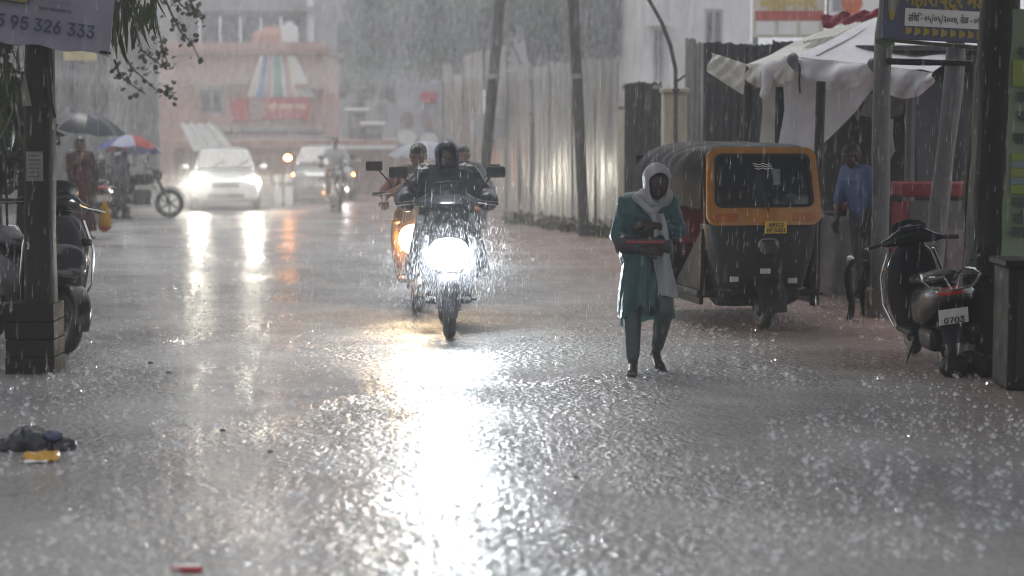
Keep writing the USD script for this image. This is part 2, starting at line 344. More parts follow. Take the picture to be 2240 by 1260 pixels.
# pink shop at the end of the street
Y = 62.0
b = thing('pink_building', 'pink low building with a red signboard and striped temple tower front at the street end', 'building', (0, 0, 0))
win = (X(437, Y), X(487, Y), Z(250, Y), Z(192, Y)); door = (X(600, Y), X(660, Y), 0.0, Z(300, Y))
part(b, 'wall', wallp(X(318, Y), X(710, Y), 0, Z(118, Y), [win, (door[0], door[1], 0.001, door[3])], Y, 0.3), pink, False)
part(b, 'side_wall', box((X(710, Y) - 0.15, Y + 2.81, Z(118, Y) / 2), (0.3, 5.0, Z(118, Y) - 0.01)), pink, False)
part(b, 'side_wall', box((X(318, Y) + 0.15, Y + 2.81, Z(118, Y) / 2), (0.3, 5.0, Z(118, Y) - 0.01)), pink, False)
part(b, 'roof', box(((X(318, Y) + X(710, Y)) / 2, Y + 2.5, Z(118, Y) + 0.06), (X(710, Y) - X(318, Y) + 0.3, 5.5, 0.12)), pink_dark, False)
part(b, 'parapet', box(((X(318, Y) + X(710, Y)) / 2, Y + 0.12, Z(118, Y) + 0.24), (X(710, Y) - X(318, Y) + 0.1, 0.16, 0.235)), pink, False)
part(b, 'cornice', box(((X(400, Y) + X(550, Y)) / 2, Y - 0.22, Z(180, Y)), (X(550, Y) - X(400, Y), 0.44, 0.14)), pink_dark, False)
part(b, 'cornice', box(((X(648, Y) + X(710, Y)) / 2, Y - 0.2, Z(188, Y)), (X(710, Y) - X(648, Y), 0.4, 0.12)), pink_dark, False)
part(b, 'ledge', box(((X(480, Y) + X(710, Y)) / 2, Y - 0.25, Z(282, Y)), (X(710, Y) - X(480, Y), 0.5, 0.1)), grey_wall, False)
window(b, *win, Y + 0.1)
part(b, 'door', box(((door[0] + door[1]) / 2, Y + 0.2, door[3] / 2), (door[1] - door[0] - 0.02, 0.06, door[3] - 0.02)), redwall, False)
sgn = part(b, 'signboard', rbox(((X(580, Y) + X(680, Y)) / 2, Y - 0.12, Z(237, Y)), (X(680, Y) - X(580, Y), 0.1, 0.66), 0.02), red_sign)
part(sgn, 'lettering', moved(stand(letters('श्री समर्थ नाका', 0.17, 0.012, True, True), 1.15), ((X(580, Y) + X(680, Y)) / 2, Y - 0.175, Z(234, Y))), cream, False)
part(b, 'red_panel', rbox(((X(505, Y) + X(545, Y)) / 2, Y - 0.07, Z(240, Y)), (0.54, 0.08, 0.7), 0.02), red_sign)
part(b, 'shrine_panel', rbox(((X(546, Y) + X(577, Y)) / 2, Y - 0.07, Z(238, Y)), (0.42, 0.08, 0.72), 0.02), M('shrine_panel', (0.34, 0.22, 0.18), 0.5, var=0.5, vs=7))
# the striped tower front
def tower_strip(a0, a1, b0, b1, y, t):
    P = [(X(a0, Y), Z(212, Y)), (X(a1, Y), Z(212, Y)), (X(b1, Y), Z(122, Y)), (X(b0, Y), Z(122, Y))]
    m = prism(P, t); m.apply_transform(trimesh.transformations.rotation_matrix(PI / 2, [1, 0, 0])); m.apply_translation((0, y + t, 0)); return m
part(b, 'tower_front', tower_strip(542, 690, 572, 648, Y - 0.16, 0.14), white_p, False)
for a0, a1, b0, b1, mm in ((563, 580, 580, 589, blue_p), (600, 622, 601, 614, green_p), (582, 594, 591, 597, pink), (630, 645, 619, 630, pink), (652, 664, 633, 639, cream), (548, 558, 573, 578, cream)):
    part(b, 'painted_stripe', tower_strip(a0, a1, b0, b1, Y - 0.19, 0.028), mm, False)
# grey floors behind it
Y = 69.0
b = thing('grey_building', 'grey upper storeys with a dark shutter band rising behind the pink building', 'building')
part(b, 'wall', wallp(X(325, Y), X(692, Y), 0, 11.5, [(X(392, Y), X(660, Y), Z(96, Y), Z(36, Y)), (X(392, Y), X(660, Y), Z(-30, Y), Z(-95, Y))], Y, 0.4), grey_wall, False)
part(b, 'side_wall', box((X(692, Y) - 0.2, Y + 4.41, 5.7), (0.4, 8, 11.4)), grey_wall, False)
part(b, 'side_wall', box((X(325, Y) + 0.2, Y + 4.41, 5.7), (0.4, 8, 11.4)), grey_wall, False)
part(b, 'roof', box(((X(325, Y) + X(692, Y)) / 2, Y + 4, 11.6), (X(692, Y) - X(325, Y) + 0.6, 8.8, 0.18)), grey_wall, False)
for k in range(6):
    w = (X(660, Y) - X(392, Y)) / 6
    for zt in (66, -62): part(b, 'shutter', box((X(392, Y) + w * (k + 0.5), Y + 0.25, Z(zt, Y)), (w - 0.06, 0.06, 0.9)), dark_wall, False)
part(b, 'balcony_slab', box(((X(380, Y) + X(692, Y)) / 2, Y - 0.35, Z(22, Y)), (X(692, Y) - X(380, Y), 0.7, 0.14)), grey_wall, False)
part(b, 'rain_pipe', tube([(X(681, Y), Y - 0.14, 0.2), (X(681, Y), Y - 0.14, 11.4)], 0.13, 10), white_p)
Y = 64.5
t = thing('water_tank', 'pinkish orange water tank on the roof of the pink building', 'water tank', (X(597, Y), Y, Z(118, 62) + 0.12))
part(t, 'tank', lathe([(0, 0), (0.62, 0), (0.66, 0.05), (0.66, 0.52), (0.55, 0.66), (0.22, 0.74), (0, 0.75)], 20), M('tank_plastic', (0.5, 0.2, 0.12), 0.4))
part(t, 'lid', lathe([(0, 0.755), (0.2, 0.755), (0.2, 0.82), (0, 0.84)], 14), M('tank_plastic', (0.5, 0.2, 0.12), 0.4))
t = thing('white_drum', 'white drum on the roof beside the orange water tank', 'drum', (X(640, Y), Y - 0.6, Z(118, 62) + 0.12))
part(t, 'drum', lathe([(0, 0), (0.25, 0), (0.27, 0.1), (0.27, 0.7), (0.2, 0.82), (0, 0.83)], 16), white_p)
part(t, 'cap', lathe([(0, 0.835), (0.12, 0.835), (0.12, 0.92), (0, 0.93)], 12), white_p)
# low wall, awning and kiosks
Y = 57.0
b = thing('compound_wall', 'low red brown wall with a pale coping behind the cars', 'wall')
part(b, 'wall', box(((X(380, Y) + X(1010, Y)) / 2, Y + 0.15, 0.35), (X(1010, Y) - X(380, Y), 0.3, 1.3)), redwall, False)
part(b, 'coping', box(((X(380, Y) + X(740, Y)) / 2, Y + 0.15, 1.04), (X(740, Y) - X(380, Y), 0.4, 0.08)), pink_dark, False)
part(b, 'coping', box(((X(745, Y) + X(1010, Y)) / 2, Y + 0.15, 1.05), (X(1010, Y) - X(745, Y), 0.42, 0.1)), white_p, False)
b = thing('platform', 'pale pink raised platform between the low wall and the pink building', 'platform')
part(b, 'base', box(((X(380, 59.5) + X(1010, 59.5)) / 2, 59.5, 0.47), (X(1010, 59.5) - X(380, 59.5), 3.6, 1.54)), pink, False)
part(b, 'step', box(((X(500, 59.5) + X(700, 59.5)) / 2, 60.4, 1.29), (3.0, 1.4, 0.1)), grey_wall, False)
Y = 55.5
b = thing('awning', 'white tilted awning sheet in front of the pink building', 'awning')
A = [at(395, 272, Y + 1), at(470, 272, Y + 1), at(520, 334, Y - 0.4), at(425, 334, Y - 0.4)]
part(b, 'sheet', grid(lambda u, v: np.stack([(A[0][k] * (1 - u) + A[1][k] * u) * (1 - v) + (A[3][k] * (1 - u) + A[2][k] * u) * v + (0.03 * np.sin(u * 25) if k == 2 else 0) for k in range(3)], -1), 24, 6, 0.02), cloth('awning_sheet', (0.6, 0.6, 0.58)))
for q in (A[2], A[3]): part(b, 'post', tube([(q[0], q[1], 0), q - V(0, 0, 0.02)], 0.04), steel)
for (px, py0, py1, w, Y, who) in ((782, 244, 300, 0.5, 61.0, 'grey roadside kiosk with a wet white top, further one beyond the low wall'), (817, 274, 322, 0.5, 59.2, 'grey roadside kiosk with a wet white top, nearer one behind the pale coping')):
    b = thing('kiosk', who, 'kiosk', (X(px, Y), Y, 1.24 if Y < 61.2 else 0))
    h = Z(py0, Y) - 1.24
    part(b, 'body', rbox((0, 0, h / 2), (w, 0.6, h), 0.03), dark_wall)
    part(b, 'hatch', box((0, -0.31, h * 0.6), (w * 0.7, 0.03, h * 0.4)), grey_wall, False)
    part(b, 'roof', rbox((0, -0.05, h + 0.05), (w + 0.2, 0.9, 0.1), 0.04), white_p)
# left side: grey house, shop front with pillars, compound wall
Y = 72.0
b = thing('grey_house', 'tall pale grey house hidden in the haze on the left', 'building')
part(b, 'wall', wallp(X(60, Y), X(322, Y), 0, 9, [(X(150, Y), X(200, Y), 4, 5.4), (X(240, Y), X(290, Y), 4, 5.4)], Y, 0.3), grey_wall, False)
part(b, 'side_wall', box((X(322, Y) - 0.15, Y + 3.31, 4.5), (0.3, 6, 8.98)), grey_wall, False)
part(b, 'roof', box(((X(60, Y) + X(322, Y)) / 2, Y + 3, 9.08), (X(322, Y) - X(60, Y) + 0.5, 6.6, 0.16)), dark_wall, False)
window(b, X(150, Y), X(200, Y), 4, 5.4, Y + 0.1); window(b, X(240, Y), X(290, Y), 4, 5.4, Y + 0.1)
Y = 47.0
b = thing('corner_shop', 'grey shop front with dark pillar and pale panel behind the umbrellas', 'shop')
part(b, 'wall', wallp(X(-160, Y), X(236, Y), 0, 5.6, [(X(150, Y), X(212, Y), 0.001, 3.3), (X(-60, Y), X(100, Y), 0.001, 2.6)], Y + 0.6, 0.25), dark_wall, False)
part(b, 'side_wall', box((X(236, Y) - 0.12, Y + 3.86, 2.8), (0.24, 6, 5.58)), dark_wall, False)
part(b, 'panel', box((X(181, Y), Y + 0.7, 1.65), (X(212, Y) - X(150, Y) - 0.02, 0.05, 3.3)), grey_wall, False)
part(b, 'shutter', box((X(20, Y), Y + 0.75, 1.3), (X(100, Y) - X(-60, Y) - 0.02, 0.05, 2.58)), grey_wall, False)
part(b, 'pillar', box((X(135, Y), Y + 0.3, 1.9), (0.3, 0.3, 3.8)), dark_wall, False)
part(b, 'pillar', box((X(222, Y), Y + 0.3, 1.9), (0.3, 0.3, 3.8)), dark_wall, False)
part(b, 'canopy', box((X(40, Y), Y + 0.1, 3.87), (4.9, 1.4, 0.14)), dark_wall, False)
part(b, 'sign', rbox((X(190, Y), Y - 0.65, 3.4), (0.75, 0.06, 0.5), 0.02), M('ochre_sign', (0.42, 0.33, 0.12), 0.5, var=0.3))
Y = 36.0
b = thing('boundary_wall', 'dull grey boundary wall along the left side behind the scooter', 'wall', at(40, 255, Y) * V(1, 1, 0), SROT)
part(b, 'wall', box((-1.5, 0, 0.8), (0.2, 22, 1.6)), dark_wall, False)
part(b, 'coping', box((-1.5, 0, 1.64), (0.3, 22.1, 0.08)), grey_wall, False)
# right side: white house, hoardings
Y = 50.0
b = thing('white_house', 'white building with dark windows behind the metal fence on the right', 'building')
ho = [(X(1428, Y), X(1452, Y), Z(180, Y), Z(65, Y)), (X(1540, Y), X(1580, Y), Z(120, Y), Z(20, Y)), (X(1425, Y), X(1452, Y), Z(-20, Y), Z(-110, Y))]
part(b, 'wall', wallp(X(1385, Y), X(1640, Y), 0, 9, ho, Y, 0.3), white_wall, False)
part(b, 'side_wall', box((X(1385, Y) + 0.15, Y + 3.31, 4.5), (0.3, 6, 8.98)), white_wall, False)
part(b, 'roof', box(((X(1385, Y) + X(1640, Y)) / 2, Y + 3, 9.08), (X(1640, Y) - X(1385, Y) + 0.4, 6.6, 0.16)), grey_wall, False)
part(b, 'sunshade', box((X(1440, Y), Y - 0.3, Z(55, Y)), (0.5, 0.6, 0.07)), white_wall, False)
part(b, 'pilaster', box((X(1475, Y), Y - 0.06, 4.4), (0.3, 0.12, 8.8)), white_wall, False)
for h in ho: window(b, *h, Y + 0.1)
Y = 34.0
hp = M('hoarding_print', (0.62, 0.58, 0.5), 0.45, var=0.12, vs=2.0)
b = thing('hoarding', 'pale roadside hoarding with yellow heading and red band above the tent', 'hoarding')
part(b, 'board', box(((X(1645, Y) + X(1800, Y)) / 2, Y, (Z(-60, Y) + Z(82, Y)) / 2), (X(1800, Y) - X(1645, Y), 0.06, Z(-60, Y) - Z(82, Y))), hp, False)
part(b, 'red_band', box(((X(1650, Y) + X(1797, Y)) / 2, Y - 0.04, Z(34, Y)), (X(1797, Y) - X(1650, Y), 0.012, 0.15)), M('faded_red', (0.45, 0.12, 0.1), 0.5), False)
part(b, 'lettering', moved(stand(letters('महानगर', 0.26, 0.01, True, True), 0.95), (X(1722, Y), Y - 0.04, Z(8, Y))), M('yellow_letters', (0.55, 0.42, 0.12), 0.5), False)
for k in range(3): part(b, 'photo_panel', box((X(1672 + 48 * k, Y), Y - 0.04, Z(62, Y)), (0.3, 0.012, 0.22)), white_p, False)
for px in (1652, 1794): part(b, 'post', tube([(X(px, Y), Y + 0.1, 0), (X(px, Y), Y + 0.1, Z(-60, Y))], 0.05), steel)
b = thing('poster_board', 'white picture board with a round orange shape above the red tent ridge', 'hoarding')
part(b, 'board', box(((X(1806, Y) + X(1935, Y)) / 2, Y - 0.2, (Z(-70, Y) + Z(58, Y)) / 2), (X(1935, Y) - X(1806, Y), 0.05, Z(-70, Y) - Z(58, Y))), white_p, False)
part(b, 'orange_disc', moved(lathe([(0, 0), (0.17, 0), (0.17, 0.012), (0, 0.013)], 28, 'y'), (X(1855, Y), Y - 0.23, Z(8, Y))), M('orange_print', (0.55, 0.16, 0.08), 0.5), False)
part(b, 'grey_band', box((X(1830, Y), Y - 0.235, Z(12, Y)), (0.24, 0.01, 0.2)), M('grey_print', (0.35, 0.35, 0.37), 0.5), False)
for px in (1812, 1930): part(b, 'post', tube([(X(px, Y), Y, 0), (X(px, Y), Y, Z(-70, Y))], 0.05), steel)
# portrait hoarding in front of the far fence end (two plain head and shoulder shapes, no likeness)
Y = 45.5
b = thing('portrait_banner', 'white banner with two faded head shapes and a pink flower hung before the fence end', 'banner')
bx0, bx1, bz0, bz1 = X(866, Y), X(968, Y), Z(335, Y), Z(180, Y)
part(b, 'sheet', grid(lambda u, v: np.stack([bx0 + (bx1 - bx0) * u, Y + 0.05 * np.sin(u * 7 + v * 4) + 0.02 * np.sin(v * 17), bz0 + (bz1 - bz0) * v + 0.04 * np.sin(u * 9) * (v > 0.9)], -1), 20, 20, 0.012), cloth('banner_white', (0.62, 0.62, 0.66), 0.3))
def disc_y(px, py, rx, rz, Yd, m, name):
    q = lathe([(0, 0), (1, 0), (1, 0.012), (0, 0.012)], 24, 'y'); q.apply_scale((rx, 1, rz)); q.apply_translation((X(px, Yd), Yd, Z(py, Yd))); part(b, name, q, m, False)
skin_print = M('skin_print', (0.34, 0.27, 0.25), 0.5)
for px, py, r in ((890, 262, 0.14), (938, 268, 0.13)):
    disc_y(px, py, r, r * 1.25, Y - 0.09, skin_print, 'printed_head'); disc_y(px, py + 38, r * 1.5, r * 1.2, Y - 0.085, white_p, 'printed_shoulders')
disc_y(938, 212, 0.2, 0.13, Y - 0.09, M('pink_print', (0.55, 0.16, 0.2), 0.5), 'printed_flower')
for px in (868, 966): part(b, 'post', tube([(X(px, Y), Y + 0.12, 0), (X(px, Y), Y + 0.12, bz1)], 0.04), steel)

for (x0p, x1p, Y, h, lab, wl) in ((690, 985, 112.0, 9.5, 'dim grey building closing the far end of the street', 3), (1075, 1400, 82.0, 12.5, 'tall dim grey block behind the trees above the metal fence', 4)):
    b = thing('far_building', lab, 'building')
    nx = 5; hs = [(X(x0p, Y) + (X(x1p, Y) - X(x0p, Y)) * (i + .3) / nx, X(x0p, Y) + (X(x1p, Y) - X(x0p, Y)) * (i + .7) / nx, 1.2 + 3 * j, 2.7 + 3 * j) for i in range(nx) for j in range(wl)]
    part(b, 'wall', wallp(X(x0p, Y), X(x1p, Y), 0, h, [q for q in hs if q[3] < h - .3], Y, 0.3), grey_wall, False)
    part(b, 'backing', box(((X(x0p, Y) + X(x1p, Y)) / 2, Y + 3, h / 2 - .2), (X(x1p, Y) - X(x0p, Y) - .1, 5.2, h)), dark_wall, False)
    for q in hs:
        if q[3] < h - .3: window(b, *q, Y + .1)
    part(b, 'parapet', box(((X(x0p, Y) + X(x1p, Y)) / 2, Y + .1, h + .1), (X(x1p, Y) - X(x0p, Y) + .3, .6, .19)), grey_wall, False)
# ------------------------------------------------------------------ corrugated metal fence
def corr(p0, p1, z0, z1, waves, amp=0.018, seed=0, tilt=0.0):
    """A corrugated sheet between two ground points, with a slightly ragged top edge."""
    p0, p1 = np.array(p0[:2]), np.array(p1[:2]); d = p1 - p0; L = np.linalg.norm(d); d /= L; n = V(d[1], -d[0])
    if n[1] > 0: n = -n
    u = np.linspace(0, 1, waves * 6 + 1); zz = np.linspace(0, 1, 7)
    U, W = np.meshgrid(u, zz, indexing='ij')
    rag = (meshkit.fbm(np.column_stack([u * 5, u * 0 + seed, u * 0]), 3) - 0.5) * 0.06
    off = amp * np.tanh(2.2 * np.sin(U * waves * 2 * PI)) + 0.03 * (meshkit.fbm(np.stack([U * 2, W * 2 + seed, U * 0], -1), 3) - 0.5) * 2
    off = off + tilt * W
    P = np.stack([p0[0] + d[0] * L * U + n[0] * off, p0[1] + d[1] * L * U + n[1] * off, z0 + (z1 - z0 + rag[:, None] * (W > 0.99)) * W], -1)
    return grid(lambda a, b_: P, len(u), len(zz), 0.004)
sheet_a = M('sheet_pale', (0.34, 0.33, 0.305), 0.3, 0.25, var=0.12, vs=1.5, grime=0.3, stretch=(1, 1, 0.4))
sheet_b = M('sheet_grey', (0.31, 0.305, 0.29), 0.3, 0.3, var=0.12, vs=1.7, grime=0.35, stretch=(1, 1, 0.4))
sheet_c = M('sheet_dull', (0.27, 0.262, 0.245), 0.34, 0.25, var=0.16, vs=1.3, grime=0.6, stretch=(1, 1, 0.4))
sheet_d = M('sheet_dark', (0.045, 0.047, 0.05), 0.45, 0.2, var=0.2, vs=1.3, grime=0.4, stretch=(1, 1, 0.4))
b = thing('metal_fence', 'long pale corrugated metal sheet fence along the right side of the road', 'fence')
# (left px, right px, top py left) from near to far; ground points follow the line of the fence
FA, FB = gnd(1352, 519), gnd(965, 452)
def fence_at(px):
    lo, hi = 0.0, 1.3
    for _ in range(40):
        m_ = (lo + hi) / 2; q = FA + (FB - FA) * m_
        if 1120 + q[0] / (q[1] * math.cos(PITCH) - (0 - EYE[2]) * math.sin(PITCH)) * FPX > px: lo = m_
        else: hi = m_
    return FA + (FB - FA) * lo
edges = [1352, 1300, 1249, 1200, 1160, 1134, 1106, 1080, 1058, 1034, 1012, 990, 966]
tops = [128, 130, 138, 146, 140, 156, 96, 101, 108, 112, 120, 165, 140]
shm = [sheet_a, sheet_b, sheet_a, sheet_b, sheet_b, sheet_c, sheet_a, sheet_b, sheet_a, sheet_c, sheet_a, sheet_c, sheet_b]
for k in range(len(edges) - 1):
    q0, q1 = fence_at(edges[k]), fence_at(edges[k + 1]); ym = (q0[1] + q1[1]) / 2
    part(b, 'sheet', corr(q0 + V(0, 0.03 * (k % 2), 0), q1 + V(0.02, 0.03 * (k % 2) + 0.02, 0), 0.02 + 0.05 * (k % 3 == 1), Z(tops[k + 1 if k > 5 else k], ym), max(2, int(np.linalg.norm(q1 - q0) / 0.42)), 0.009, seed=k), shm[k], 50)
for k in (1, 3, 5, 7, 9, 11):
    q = fence_at(edges[k]) + V(0.05, 0.12, 0); part(b, 'post', box((q[0], q[1], 1.35), (0.08, 0.08, 2.7)), M('rusty_post', (0.14, 0.075, 0.05), 0.6, var=0.3), False)
for z in (0.7, 2.1): part(b, 'rail', tube([FA + V(0.1, 0.2, z), FB + V(0.1, 0.2, z)], 0.03, 6), steel)
part(b, 'edge_post', tube([gnd(1362, 522), gnd(1362, 522) + V(0, 0, Z(232, gnd(1362, 522)[1]))], 0.055, 10), M('cream_post', (0.5, 0.47, 0.36), 0.5, grime=0.3))
pb = fence_at(1072) + V(-0.03, -0.16, 0)
for px, py, w, h in ((1098, 232, 0.42, 0.4), (1096, 282, 0.42, 0.42), (1058, 275, 0.3, 0.5)):
    q = fence_at(px) + V(-0.05, -0.2, 0); part(b, 'notice', rbox((q[0], q[1], Z(py, q[1])), (w, 0.012, h), 0.004, rz=SROT), M('pale_notice', (0.55, 0.55, 0.56), 0.5, var=0.15, vs=6))
# dark gate, cream pillar, upright sheets beside the fence
Yg = 30.5
b = thing('metal_gate', 'dark grey sheet metal gate between the pale fence and cream pillar', 'gate')
for k in range(3):
    x0, x1 = X(1366 + 28 * k, Yg), X(1393 + 28 * k, Yg); part(b, 'sheet', corr((x0, Yg + 0.1 * k), (x1, Yg + 0.1 * k + 0.03), 0.05, Z(180, Yg), 2, 0.012, k), sheet_d, 50)
part(b, 'frame', cat(box((X(1407, Yg), Yg + 0.24, Z(190, Yg)), (0.6, 0.05, 0.06)), box((X(1407, Yg), Yg + 0.24, 0.3), (0.6, 0.05, 0.06))), steel, False)
b = thing('cream_pillar', 'cream painted gate pillar with a flat cap beside the dark gate', 'pillar', (X(1475, 29.5), 29.5, 0))
part(b, 'shaft', rbox((0, 0, Z(203, 29.5) / 2), (0.32, 0.32, Z(203, 29.5)), 0.02), M('cream_plaster', (0.50, 0.46, 0.35), 0.6, var=0.12, grime=0.4))
part(b, 'cap', rbox((0, 0, Z(203, 29.5) + 0.03), (0.40, 0.40, 0.07), 0.015), M('cream_plaster', (0.50, 0.46, 0.35), 0.6))
b = thing('sheet_fence', 'tall narrow grey corrugated sheets standing right of the cream pillar', 'fence')
Ys = 31.5
for k in range(2): part(b, 'sheet', corr((X(1498 + 22 * k, Ys), Ys + 0.05 * k), (X(1521 + 22 * k, Ys), Ys + 0.05 * k), 0.05, Z((84, 92)[k], Ys), 2, 0.015, 20 + k), (sheet_c, sheet_b)[k], 50)
part(b, 'post', box((X(1520, Ys), Ys + 0.18, 1.4), (0.07, 0.07, 2.8)), steel, False)
b = thing('dark_sheet_fence', 'dark corrugated sheet fence behind the white tent', 'fence')
Ys = 27.5; ed = np.linspace(1538, 2140, 13)
for k in range(12): part(b, 'sheet', corr((X(ed[k], Ys), Ys + 0.04 * (k % 2)), (X(ed[k + 1] + 3, Ys), Ys + 0.04 * (k % 2)), 0.05, Z(92 - 1.0 * k + (k % 3) * 4, Ys), 3, 0.02, 30 + k), sheet_d, 50)
for px in (1640, 1790, 1940, 2090): part(b, 'post', box((X(px, Ys), Ys + 0.2, 1.4), (0.09, 0.09, 2.8)), steel, False)
b = thing('bent_pole', 'thin dark pole bending over from beside the cream pillar', 'pole')
Yb = 29.2
part(b, 'shaft', tube([(X(1478, Yb), Yb, 0), (X(1478, Yb), Yb, Z(195, Yb))] + [(X(px, Yb), Yb, Z(py, Yb)) for px, py in ((1477, 150), (1466, 100), (1447, 50), (1420, 2), (1385, -50), (1340, -100))], [0.03, 0.03, 0.03, 0.03, 0.028, 0.026, 0.024, 0.024], 8), M('dark_pipe', (0.06, 0.06, 0.06), 0.4))
part(b, 'stub', tube([(X(1478, Yb), Yb, Z(180, Yb)), (X(1498, Yb), Yb, Z(165, Yb))], 0.018, 6), M('dark_pipe', (0.06, 0.06, 0.06), 0.4))
part(b, 'clamp', rbox((X(1478, Yb), Yb, Z(197, Yb)), (0.1, 0.1, 0.05), 0.01), M('dark_pipe', (0.06, 0.06, 0.06), 0.4))
# the two leaning poles before the fence
pole_m = M('grey_pole', (0.075, 0.07, 0.065), 0.55, var=0.2, vs=3, grime=0.3, bump=0.15)
for (bx, by, tx, ty, w, lab) in ((1048, 500, 1098, -30, 25, 'dark pole leaning right before the far part of the metal fence'), (1279, 516, 1252, -40, 25, 'dark pole leaning left before the near part of the metal fence, weeds at its foot')):
    q = gnd(bx, by); T = at(tx, ty, q[1]); up = (T - q); r = w / 2 * q[1] / FPX
    b = thing('leaning_pole', lab, 'pole', q)
    part(b, 'shaft', tube([(0, 0, -0.2), up * 0.5, up, up * 1.5], [r * 0.95, r * 0.95, r, r * 1.0], 14), pole_m)
    part(b, 'collar', tube([up * 0.62, up * 0.64], r * 1.12, 14), steel)
# weeds at the fence foot
def leafcloud(pts, size, rng, flat=0.6, n4=True):
    """Leaf-sized kite faces at points, turned at random."""
    n = len(pts); a = rng.normal(size=(n, 3)); a[:, 2] *= flat; a /= np.linalg.norm(a, axis=1, keepdims=True)
    c = np.cross(a, rng.normal(size=(n, 3))); c /= np.linalg.norm(c, axis=1, keepdims=True)
    s = size * rng.uniform(0.6, 1.3, (n, 1)); P = np.asarray(pts)
    v = np.stack([P - a * s, P + c * s * 0.45, P + a * s, P - c * s * 0.45], 1).reshape(-1, 3); i = np.arange(n)[:, None] * 4
    return trimesh.Trimesh(v, np.vstack([i + [0, 1, 2], i + [0, 2, 3]]), process=False)
def leafmat(name, col, var=0.45, vs=1.2):
    c = np.array(col)
    if name in _mats: return _mats[name]
    _mats[name] = usdkit.material(stage, '/World/Looks/' + name, {
        'tc': ('texture_coordinate', {}), 'n': ('noise_texture', {'scale': vs, 'detail': 4.0}), 'gi': ('geometry', {}),
        'r': ('rgb_ramp', {'ramp': [(0.3, tuple(c * (1 - var))), (0.7, tuple(c * (1 + var)))]}),
        'p': ('principled_bsdf', {'roughness': 0.35}), 't': ('translucent_bsdf', {}), 'm': ('mix_closure', {'fac': 0.3})},
        [('tc.object', 'n.vector'), ('n.fac', 'r.fac'), ('r.color', 'p.base_color'), ('r.color', 't.color'), ('p.BSDF', 'm.closure1'), ('t.BSDF', 'm.closure2')], surface='m.closure')
    return _mats[name]
far_leaf = leafmat('far_foliage', (0.045, 0.065, 0.032)); dark_leaf = leafmat('dark_foliage', (0.028, 0.042, 0.020)); weed = leafmat('weed', (0.08, 0.075, 0.035))
rg = np.random.default_rng(3)
def weeds(px0, px1, n, lab, h=0.15, where=None):
    pts = []
    for _ in range(n):
        q = (where or fence_at)(rg.uniform(px0, px1)) + V(rg.normal(-0.12, 0.12), rg.normal(-0.35, 0.2), 0)
        for _k in range(9): pts.append(q + V(rg.normal(0, 0.04), rg.normal(0, 0.04), abs(rg.normal(0, h * 0.6))))
    solo('weeds', leafcloud(pts, 0.055, rg, 2.0), weed, lab, 'weeds', kind='stuff', smooth=False)
weeds(1140, 1350, 120, 'low brownish weeds growing along the foot of the metal fence')
# trees in the haze
def tree(name, lab, base, h, blobs, nleaf, size, mat, r0=0.16, group=None, lean=(0, 0), seed=0, nl=None):
    rg = np.random.default_rng(seed); b = thing(name, lab, 'tree', base, group=group)
    top = V(lean[0], lean[1], h)
    trunk = [tube([V(0, 0, -0.2), top * V(0.3, 0.3, 0.3), top * 0.6, top], [r0, r0 * 0.8, r0 * 0.65, r0 * 0.4], 9)]
    pts = []
    tot = sum(s ** 2 for _, s in blobs)
    for c, s in blobs:
        c = V(*c); trunk.append(tube([top * 0.65, (top * 0.65 + c) / 2 + V(0, 0, s * 0.15), c], [r0 * 0.35, r0 * 0.25, r0 * 0.08], 6))
        k = int(nleaf * s ** 2 / tot); d = rg.normal(size=(k, 3)); d /= np.linalg.norm(d, axis=1, keepdims=True)
        P = c + d * s * V(1, 1, 0.75) * rg.uniform(0.25, 1.05, (k, 1)) ** 0.6
        P = P[meshkit.fbm(P * 0.9 / max(0.35, s * 0.45) + seed, 3) > 0.44]
        pts.append(P)
    part(b, 'trunk', trunk, M('bark', (0.05, 0.04, 0.032), 0.7, var=0.35, vs=4, bump=0.6, bs=18))
    part(b, 'crown', leafcloud(np.vstack(pts), size, rg), mat, False)
    return b
def blobs(n, cx, cz, rx, rz, s, seed, ry=None):
    r = np.random.default_rng(seed)
    return [((cx + r.uniform(-rx, rx), r.uniform(-1, 1) * (ry or rx * 0.6), cz + r.uniform(-rz, rz)), s * r.uniform(0.7, 1.25)) for _ in range(n)]
far_trees = [(1010, 60, 6.0, 0, 'broad grey green tree in the haze above the portrait banner'), (1170, 56, 6.5, 1, 'broad grey green tree in the haze between the two leaning poles'),
             (1330, 58, 7.0, 2, 'broad hazy tree right of the near leaning pole beside the white building')]
for px, Yt, h, k, lab in far_trees:
    tree('tree', lab, (X(px, Yt), Yt, 0), h * 0.6, blobs(15, 0, h * 0.86, 1.5, 1.9, 1.05, 40 + k), 15000, 0.15, far_leaf, seed=k)
for px, Yt, h, k, lab in ((790, 98, 11.0, 5, 'tall faint tree at the far end of the street, left of two'), (900, 92, 10.0, 6, 'tall faint tree at the far end of the street, right of two')):
    tree('tree', lab, (X(px, Yt), Yt, 0), h * 0.6, blobs(18, 0, h * 0.62, 2.0, 3.6, 1.4, 60 + k), 15000, 0.22, far_leaf, 0.25, seed=k)
